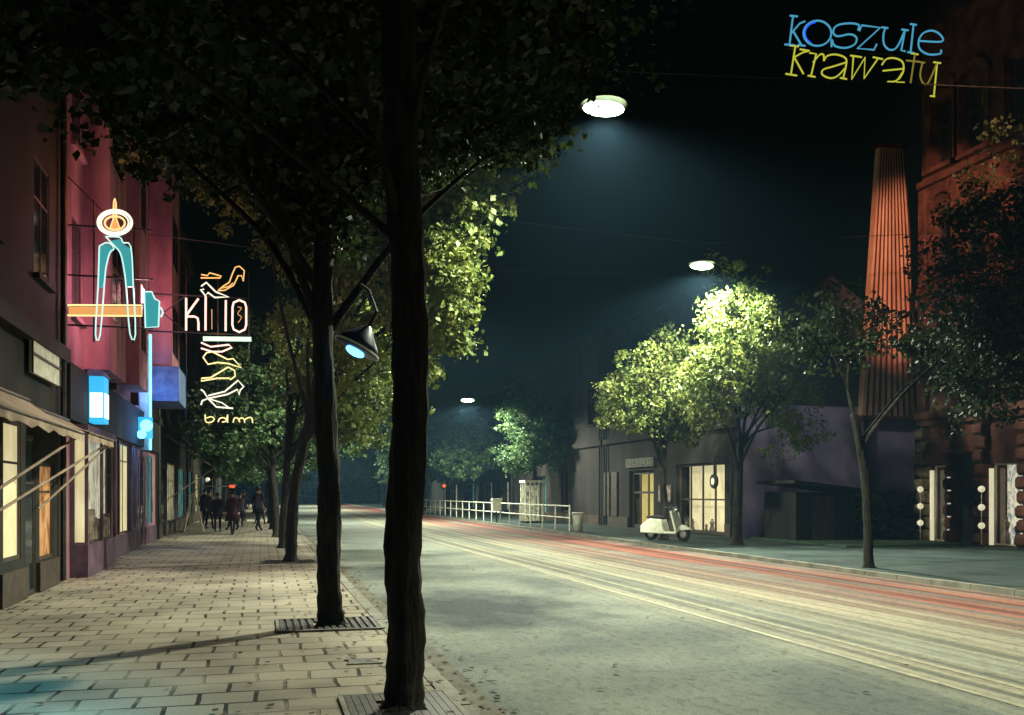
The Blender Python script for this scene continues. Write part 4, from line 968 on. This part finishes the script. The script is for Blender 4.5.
me = bpy.data.meshes.new('fallen_leaves'); vv = []; ff = []
for (x_, y_, z_) in cl:
    a_ = rnd.uniform(0, 6.3); s_ = rnd.uniform(.025, .05); b_ = len(vv)
    for k_, (u_, v_) in enumerate(((-1, 0), (0, .6), (1, 0), (0, -.6))): vv.append((x_ + s_ * (u_ * math.cos(a_) - v_ * math.sin(a_)), y_ + s_ * (u_ * math.sin(a_) + v_ * math.cos(a_)), z_ + rnd.uniform(0, .018)))
    ff += [(b_, b_ + 1, b_ + 2), (b_, b_ + 2, b_ + 3)]
me.from_pydata(vv, [], ff); me.materials.append(noise_mat('dry_leaf', (.03, .022, .01), (.09, .06, .025), 3, .9, 0))
o = bpy.data.objects.new('fallen_leaves', me); COL.objects.link(o); tag(o, 'dry leaves and litter scattered over paving and road', 'leaves', None, 'stuff')

# ------------------------------------------------------------------ street lamps hung on span wires
def lamp(x, y, z, W, label, spot=112, col=(.97, 1.0, .76), wire=None, rot=(0, 0, 0), s=1.0):
    t = thing('street_lamp', (x, y, z), label, 'street lamp', 'street lamps hung over the road')
    MB().lathe((x, y, z), [(0, .22), (.05, .22), (.07, .12), (.22 * s, .07), (.40 * s, -.02), (.41 * s, -.06), (.38 * s, -.05), (.2, .02), (0, .03)], 20).build('shade', M['darkmetal'], t, True)
    MB().sphere((x, y, z - .12), .36 * s, .24 * s, .10, 10).build('bulb', M['lampglow'], t, True)
    MB().tube([(x, y, z + .2), (x, y, z + .55)], .012, 5).build('hanger', M['darkmetal'], t)
    plight(t, (x, y, z - .30), col, W, .16, 'SPOT', rot, spot, .35, 'lamp_light')
    if wire:
        n = 14; q = MB(); (ax, ay, az), (bx, by, bz) = wire
        pts = [(ax, ay, az), (x, y, z + .55), (bx, by, bz)]
        w = thing('span_wire', pts[0], 'thin wire holding the ' + label, 'wire', 'span wires'); q.tube(pts, .011, 4); q.build('wire', M['darkmetal'], w)
    return t
L = lamp(5.83, 15.8, 8.5, 6600, 'big bright street lamp highest over the road', 140, wire=((-3.5, 15.8, 9.5), (21.5, 15.8, 10.2)), s=1.05)
lamp(12.7, 26.0, 8.5, 9500, 'second street lamp just above the lit tree on the right', 158, wire=((-3.5, 26, 9.7), (21.5, 26, 10.0)), rot=(0, R(0), 0))
lamp(4.3, 30, 8.2, 6300, 'street lamp hidden behind the nearest trunk', 165, wire=((-3.5, 30, 9.3), (16.3, 31, 9.3)), s=.8)
lamp(5.2, 55, 8.2, 8000, 'distant street lamp hidden among the left trees', 150, wire=((-3.6, 55, 9.3), (16.3, 55, 9.3)), s=.8)
lamp(10.9, 51, 6.8, 7500, 'small distant street lamp above the far road', 172, wire=((-3.6, 51, 8.0), (16.3, 51, 8.0)))
lamp(6, 95, 8.5, 13600, 'tiny street lamp at the street end between the two front trunks', 150)
lamp(4.5, 125, 8.5, 13600, 'tiniest farthest street lamp', 150)
lamp(5.9, -3.5, 8.6, 5000, 'street lamp above the near road outside the picture', 104)
lamp(9.5, 5.5, 9.0, 4420, 'street lamp above the far lane outside the picture', 104)
def aim(o, frm, to): o.rotation_euler = (Vector(to) - Vector(frm)).to_track_quat('-Z', 'Y').to_euler()
t = thing('added_flood_lamp', (7.5, 6.5, 10.6), 'unseen red flood lamp added to light the corrugated stack', 'flood lamp')
MB().lathe((7.5, 6.45, 10.6), [(0, -.3), (.12, -.3), (.2, 0), (.18, .0), (.0, -.1)], 16, 'y').build('head', M['darkmetal'], t)
MB().tube([(7.5, 6.4, 10.7), (7.5, 6.4, 11.2)], .02, 5).build('hanger', M['darkmetal'], t)
o = plight(t, (7.5, 6.6, 10.6), (1, .46, .27), 34000, .12, 'SPOT', None, 16, .6); aim(o, (7.5, 6.6, 10.6), (22.8, 29, 9.6))  # added unseen red light that brightens the stack

# hooded lamp hung beside the second trunk
t = thing('hooded_lamp', (1.0, 11.6, 3.4), 'dark bell-shaped lamp shade with pale blue rim hanging beside the second trunk', 'lamp')
c = Vector(on_y(357, 348, 11.4)); rot = Matrix.Rotation(R(28), 3, 'Y')
prof = [(.03, .30), (.07, .27), (.12, .20), (.24, .08), (.28, 0), (.26, -.02), (.0, -.03)]
q = MB().lathe((0, 0, 0), prof, 24); q.v = [tuple(rot @ Vector(v) + c) for v in q.v]; q.build('shade', noise_mat('shade_blue', (.02, .03, .07), (.05, .06, .12), 4, .35, .1), t, True)
q = MB().tube([(.283 * math.cos(a_), .283 * math.sin(a_), .0) for a_ in [R(i * 15) for i in range(24)]], .012, 6, True); q.v = [tuple(rot @ Vector(v) + c) for v in q.v]; q.build('rim', M['pale'], t)
q = MB().sphere((0, 0, -.05), .12, .12, .05, 8); q.v = [tuple(rot @ Vector(v) + c) for v in q.v]; q.build('bulb', M['n_blue'], t, True)
q = MB().tube([(0, 0, .28), (0, 0, .5), (-.2, .1, .7), (-.32, .25, .75)], .02, 6); q.v = [tuple(rot @ Vector(v) + c) for v in q.v]; q.build('arm', M['darkmetal'], t)

# ------------------------------------------------------------------ small things on the far pavement
def gp(px, py):
    a, b, v = ray(px, py); t_ = -CH / v; return a * t_, b * t_
t = thing('litter_bin', (12.6, 33.5, 0), 'pale round litter bin by the far kerb', 'bin')
MB().lathe((12.6, 37.2, 0), [(0, .01), (.19, .01), (.23, .75), (.25, .78), (.23, .80), (.19, .78), (.17, .3), (0, .3)], 18).build('barrel', M['pale'], t, True)
MB().lathe((12.6, 37.2, 0), [(.245, .70), (.262, .72), (.262, .76), (.245, .785)], 18).build('rim', M['chrome'], t)
t.location = (12.6, 37.2, 0)
for ch in t.children: ch.location = (0, 0, 0); ch.data.transform(Matrix.Translation((0, 33.5 - 37.2, 0)))
t = thing('notice_box', (12.3, 50, 0), 'pale green box on a thin post beside the far road', 'box')
MB().box(12.05, 12.55, 49.9, 50.1, .62, 1.22).build('box', M['pale'], t, bevel=.02)
MB().tube([(12.3, 50, 0), (12.3, 50, .62)], .035, 8).build('post', M['darkmetal'], t)
MB().prism([(12.0, 1.223), (12.6, 1.223), (12.55, 1.30), (12.05, 1.30)], 'y', 49.85, 50.15).build('lid', M['pale'], t)
# booth
bx, by = 14.0, 49.0
t = thing('glazed_booth', (bx, by, 0), 'pale glazed booth with white vertical bars on the far pavement', 'booth')
q = MB()
for i in range(5):
    q.box(bx - .5 + i * .24, bx - .44 + i * .24, by - .5, by - .45, .1, 2.15)
for yy in (by - .2, by + .15, by + .45): q.box(bx - .5, bx - .45, yy, yy + .05, .1, 2.15); q.box(bx + .46, bx + .51, yy, yy + .05, .1, 2.15)
q.build('frame', M['pale'], t)
MB().box(bx - .55, bx + .56, by - .55, by + .55, 2.153, 2.28).build('roof', M['pale'], t)
MB().box(bx - .5, bx + .51, by - .5, by + .5, .0, .098).build('base', M['darkmetal'], t)
MB().box(bx - .44, bx + .45, by - .44, by - .43, .1, 2.15).build('pane', M['clear_glass'], t)
MB().box(bx - .3, bx + .3, by + .1, by + .2, .1, 2.0).build('lit_interior', M['win_far'], t)
# long railing put in place of a bus light trail
t = thing('trail_railing', (12.5, 55, 0), 'long pale two-bar railing put in place of a light trail along the far road', 'railing')
for z in (.55, 1.05): MB().tube([(12.5, 38, z), (12.5, 96, z)], .03, 6).build('trail_rail', M['pale'], t)
y = 38.0
while y <= 96:
    MB().tube([(12.5, y, 0), (12.5, y, 1.1)], .03, 6).build('post', M['pale'], t); y += 2.0
# red signal
t = thing('signal_lamp', (12.4, 57, 0), 'small red glowing lamp on a post beside the nearest trunk', 'signal')
MB().tube([(12.4, 66, 0), (12.4, 66, 1.9)], .04, 6).build('post', M['darkmetal'], t)
MB().box(12.2, 12.6, 65.9, 66.1, 1.9, 2.3).build('housing', M['darkmetal'], t)
MB().sphere((12.4, 65.88, 2.1), .13, .05, .13, 8).build('lens', M['redlamp'], t, True)
t.location = (12.4, 66, 0)
for ch in t.children: ch.data.transform(Matrix.Translation((0, -9, 0)))

# scooter
sx_, sy_ = 13.1, 29.4
t = thing('motor_scooter', (sx_, sy_, 0), 'pale motor scooter parked before the lit shops', 'scooter')
def whl(yc):
    w = MB().lathe((sx_ - .05, yc, .24), [(.12, 0), (.22, 0), (.24, .02), (.24, .08), (.22, .10), (.12, .10), (.12, 0)], 22, 'x').build('wheel', M['rubber'], t, True)
    MB().lathe((sx_ - .04, yc, .24), [(0, 0), (.13, 0), (.13, .08), (0, .08)], 14, 'x').build('rim', M['chrome'], w)
whl(sy_ - .62); whl(sy_ + .62)
MB().prism([(sy_ - .5, .30), (sy_ - .42, .30), (sy_ - .22, 1.0), (sy_ - .3, 1.03)], 'x', sx_ - .24, sx_ + .24).build('leg_shield', M['pale'], t, bevel=.02)
MB().prism([(sy_ - .95, .40), (sy_ - .62, .56), (sy_ - .38, .42), (sy_ - .45, .34)], 'x', sx_ - .09, sx_ + .09).build('mudguard', M['pale'], t, bevel=.03)
MB().prism([(sy_ - .45, .24), (sy_ + .2, .24), (sy_ + .95, .26), (sy_ + .95, .50), (sy_ + .6, .74), (sy_ + .12, .72), (sy_ + .0, .32), (sy_ - .45, .30)], 'x', sx_ - .19, sx_ + .19).build('body', M['pale'], t, bevel=.05)
MB().prism([(sy_ + .1, .725), (sy_ + .72, .745), (sy_ + .76, .82), (sy_ + .4, .86), (sy_ + .12, .80)], 'x', sx_ - .14, sx_ + .14).build('seat', M['rubber'], t, bevel=.03)
MB().tube([(sx_, sy_ - .3, 1.0), (sx_, sy_ - .25, 1.12)], .035, 8).tube([(sx_ - .36, sy_ - .15, 1.13), (sx_, sy_ - .25, 1.12), (sx_ + .36, sy_ - .15, 1.13)], .018, 6).build('handlebar', M['chrome'], t)
MB().sphere((sx_, sy_ - .38, 1.03), .09, .06, .09, 8).build('headlight', M['chrome'], t, True)
t.rotation_euler = (0, 0, R(35))

# trestle board on the left pavement
t = thing('folding_board', (-2.75, 41.5, 0), 'cream folding board standing open outside a far left shop', 'board')
q = MB(); 
for s_ in (-1, 1):
    q2 = MB(); q2.prism([(-2.75 + s_ * .42, 0), (-2.75 + s_ * .36, 0), (-2.75 + s_ * .005, 1.6), (-2.75 + s_ * .065, 1.6)], 'y', 41.2, 41.8)
    q2.build('panel', M['cream'], t)

# ------------------------------------------------------------------ pedestrians far down the left pavement
def person(loc, face, coat, label, stride=.22, h=1.72, skirt=False, arm=.12, seed=0):
    t = thing('person', loc, label, 'person', 'pedestrians far down the left pavement')
    k_ = h / 1.72
    J = {'pel': (0, 0, .93), 'wst': (0, .0, 1.10), 'chs': (0, -.01, 1.32), 'nck': (0, 0, 1.47), 'hd0': (0, -.015, 1.55), 'hd1': (0, -.01, 1.66),
         'lh': (.09, 0, .88), 'lk': (.10, -stride * .45, .48), 'la': (.10, -stride, .09), 'lt': (.10, -stride - .16, .035),
         'rh': (-.09, 0, .88), 'rk': (-.10, stride * .25, .49), 'ra': (-.10, stride, .13), 'rt': (-.10, stride - .13, .035),
         'ls': (.18, 0, 1.40), 'le': (.23, arm, 1.13), 'lw': (.24, arm * .6 - .05, .89), 'lf': (.24, arm * .6 - .07, .78),
         'rs': (-.18, 0, 1.40), 're': (-.23, -arm, 1.13), 'rw': (-.24, -arm - .10, .90), 'rf': (-.24, -arm - .13, .79)}
    Rd = {'pel': .13, 'wst': .12, 'chs': .15, 'nck': .055, 'hd0': .08, 'hd1': .095, 'lh': .09, 'lk': .06, 'la': .042, 'lt': .04, 'rh': .09, 'rk': .06, 'ra': .042, 'rt': .04,
          'ls': .065, 'le': .045, 'lw': .033, 'lf': .03, 'rs': .065, 're': .045, 'rw': .033, 'rf': .03}
    E = [('pel', 'wst'), ('wst', 'chs'), ('chs', 'nck'), ('nck', 'hd0'), ('hd0', 'hd1'), ('pel', 'lh'), ('lh', 'lk'), ('lk', 'la'), ('la', 'lt'), ('pel', 'rh'), ('rh', 'rk'), ('rk', 'ra'), ('ra', 'rt'),
         ('chs', 'ls'), ('ls', 'le'), ('le', 'lw'), ('lw', 'lf'), ('chs', 'rs'), ('rs', 're'), ('re', 'rw'), ('rw', 'rf')]
    keys = list(J); me = bpy.data.meshes.new('body'); me.from_pydata([tuple(c * k_ for c in J[q]) for q in keys], [(keys.index(a), keys.index(b)) for a, b in E], [])
    o = bpy.data.objects.new('body', me); COL.objects.link(o)
    sk = o.modifiers.new('s', 'SKIN'); ss = o.modifiers.new('ss', 'SUBSURF'); ss.levels = ss.render_levels = 1
    for i, q in enumerate(keys): me.skin_vertices[0].data[i].radius = (Rd[q] * k_ * 1.05, Rd[q] * k_ * (.8 if q in ('pel', 'wst', 'chs') else 1)); me.skin_vertices[0].data[i].use_root = (q == 'pel')
    dg = bpy.context.evaluated_depsgraph_get(); m2 = bpy.data.meshes.new_from_object(o.evaluated_get(dg))
    bpy.data.objects.remove(o); m2.name = 'body'; m2.materials.clear()
    for q in (M['skin'], coat, M['coat']): m2.materials.append(q)
    for f in m2.polygons:
        z = f.center.z / k_; f.material_index = 0 if (z > 1.49 or (abs(f.center.x) > .2 * k_ and z < .90)) else (1 if z > .85 else 2)
    m2.shade_smooth(); b = bpy.data.objects.new('body', m2); COL.objects.link(b); b.parent = t
    hr = MB().sphere((0, .02, 1.665), .105, .115, .10, 8); hr.v = [(a * k_, b_ * k_, (max(c, 1.60) if b_ < -.02 else c) * k_) for a, b_, c in hr.v]
    hr.v = [(a + loc[0], b_ + loc[1], c) for a, b_, c in hr.v]; hr.build('hair', M['hair'], t, True)
    fc = MB().sphere((loc[0], loc[1] - .10 * k_, 1.60 * k_), .018, .025, .03, 5).sphere((loc[0] - .035, loc[1] - .09 * k_, 1.635 * k_), .012, n=5).sphere((loc[0] + .035, loc[1] - .09 * k_, 1.635 * k_), .012, n=5)
    fc.build('face', M['skin'], t, True)
    ct = MB().lathe((loc[0], loc[1], 0), [(.15, 1.42 * k_), (.20, 1.3 * k_), (.17, 1.1 * k_), (.20, .9 * k_), (.25 if not skirt else .30, (.72 if not skirt else .55) * k_), (.235 if not skirt else .28, (.73 if not skirt else .56) * k_), (.13, 1.0 * k_)], 16)
    ct.build('coat', coat, t, True)
    t.rotation_euler = (0, 0, face); return t
M['coat_d'] = noise_mat('coat_d', (.03, .01, .015), (.06, .02, .03), 8, .9, .2, 60)
PP = [((-1.75, 40.5), 0.1, 'coat', 'dark coated person walking nearest the left shopfronts', False), ((-1.3, 42.5), 3.3, 'coat_b', 'person in a bluish coat walking away past the shops', True),
      ((-.9, 38.0), .2, 'coat_d', 'person in a dark wine red coat in mid pavement', True), ((-.4, 41.5), 3.0, 'coat', 'tall dark person walking away near the trees', False),
      ((-2.0, 44.0), -.2, 'coat_c', 'person in a brownish coat beyond the cream board', False), ((-1.2, 46.5), .1, 'coat', 'dark person deep in the crowd', True),
      ((-2.6, 49.0), .0, 'coat_b', 'bluish person far back by the shop wall', False), ((-.1, 49.5), 3.2, 'coat_c', 'small far person close beside the tree row', False),
      ((-1.7, 53.0), .1, 'coat_d', 'smallest far person in dark red', True), ((-.8, 55.0), 3.1, 'coat', 'farthest dark person of the crowd', False)]
for i, ((x_, y_), fc_, ct_, lb, sk_) in enumerate(PP):
    person((x_ + .25 * math.sin(i * 2.7), y_, 0), fc_ + .7 * math.sin(i * 1.9), M[ct_], lb, .12 + .07 * (i % 4), 1.58 + .065 * (i * 3 % 5), sk_, .05 + .06 * (i % 3), i)
# little lamps above the crowd
t = thing('wall_lamp', (-3.5, 55, 2.4), 'tiny white globe lamp above the crowd', 'lamp')
MB().tube([(-3.59, 55, 2.5), (-2.9, 55, 2.5)], .02, 5).build('arm', M['darkmetal'], t); MB().sphere((-2.9, 55, 2.33), .13, n=8).build('globe', M['globe'], t, True)
t = thing('red_wall_sign', (-3.6, 66, 2), 'tiny red glowing sign far down the left pavement', 'sign')
MB().box(-3.59, -2.1, 66, 66.1, 2.02, 2.08).build('bracket', M['pale'], t); MB().box(-2.1, -1.75, 65.95, 66.15, 1.85, 2.15).build('lamp_box', M['redlamp'], t)

# ------------------------------------------------------------------ sky, moonlight, haze, camera
w = bpy.data.worlds.new('World'); sc.world = w; w.use_nodes = True; N = w.node_tree.nodes; L = w.node_tree.links
bg = N['Background']; st = N.new('ShaderNodeTexSky'); st.sky_type = 'NISHITA'; st.sun_disc = False
st.sun_elevation = R(25); st.sun_rotation = R(200); tn = N.new('ShaderNodeMix'); tn.data_type = 'RGBA'; tn.blend_type = 'MULTIPLY'; tn.inputs['Factor'].default_value = 1; tn.inputs['B'].default_value = (.75, 1, .52, 1); L.new(st.outputs[0], tn.inputs['A']); L.new(tn.outputs['Result'], bg.inputs[0]); bg.inputs[1].default_value = .0005
sl = bpy.data.lights.new('moon', 'SUN'); sl.energy = .012; sl.angle = R(.5); sl.color = (.8, .88, 1)
so = bpy.data.objects.new('moon', sl); COL.objects.link(so); so.rotation_euler = (R(65), 0, R(-20))
hz = MB().box(-60, 90, -30, 260, -1.2, 26).build('haze', M['glass']); hz['kind'] = 'stuff'; hz['label'] = 'faint night haze over the street'; hz['category'] = 'haze'
m = bpy.data.materials.new('haze'); N, L = nt(m); N.remove(N['Principled BSDF']); pv = N.new('ShaderNodeVolumePrincipled')
pv.inputs['Color'].default_value = (.30, .62, 1.0, 1); pv.inputs['Density'].default_value = .00055; pv.inputs['Anisotropy'].default_value = .2
L.new(pv.outputs[0], N['Material Output'].inputs['Volume']); hz.data.materials.clear(); hz.data.materials.append(m)

cam = bpy.data.cameras.new('camera'); co = bpy.data.objects.new('camera', cam); COL.objects.link(co); sc.camera = co
co.location = (0, 0, CH); co.rotation_euler = (R(90), 0, -TH)
cam.sensor_width = 36; cam.lens = F / 1024 * 36; cam.shift_x = 0; cam.shift_y = (HY - 357.5) / 1024
cam.clip_end = 1000; cam.clip_start = .05
sc.view_settings.view_transform = 'Standard'; sc.view_settings.look = 'None'; sc.view_settings.exposure = .22; sc.view_settings.gamma = 1
sc.render.engine = 'CYCLES'; sc.cycles.use_denoising = True; sc.cycles.max_bounces = 5; sc.cycles.diffuse_bounces = 2; sc.cycles.transparent_max_bounces = 8
sc.cycles.volume_bounces = 0; sc.cycles.sample_clamp_indirect = 3; sc.cycles.use_light_tree = True
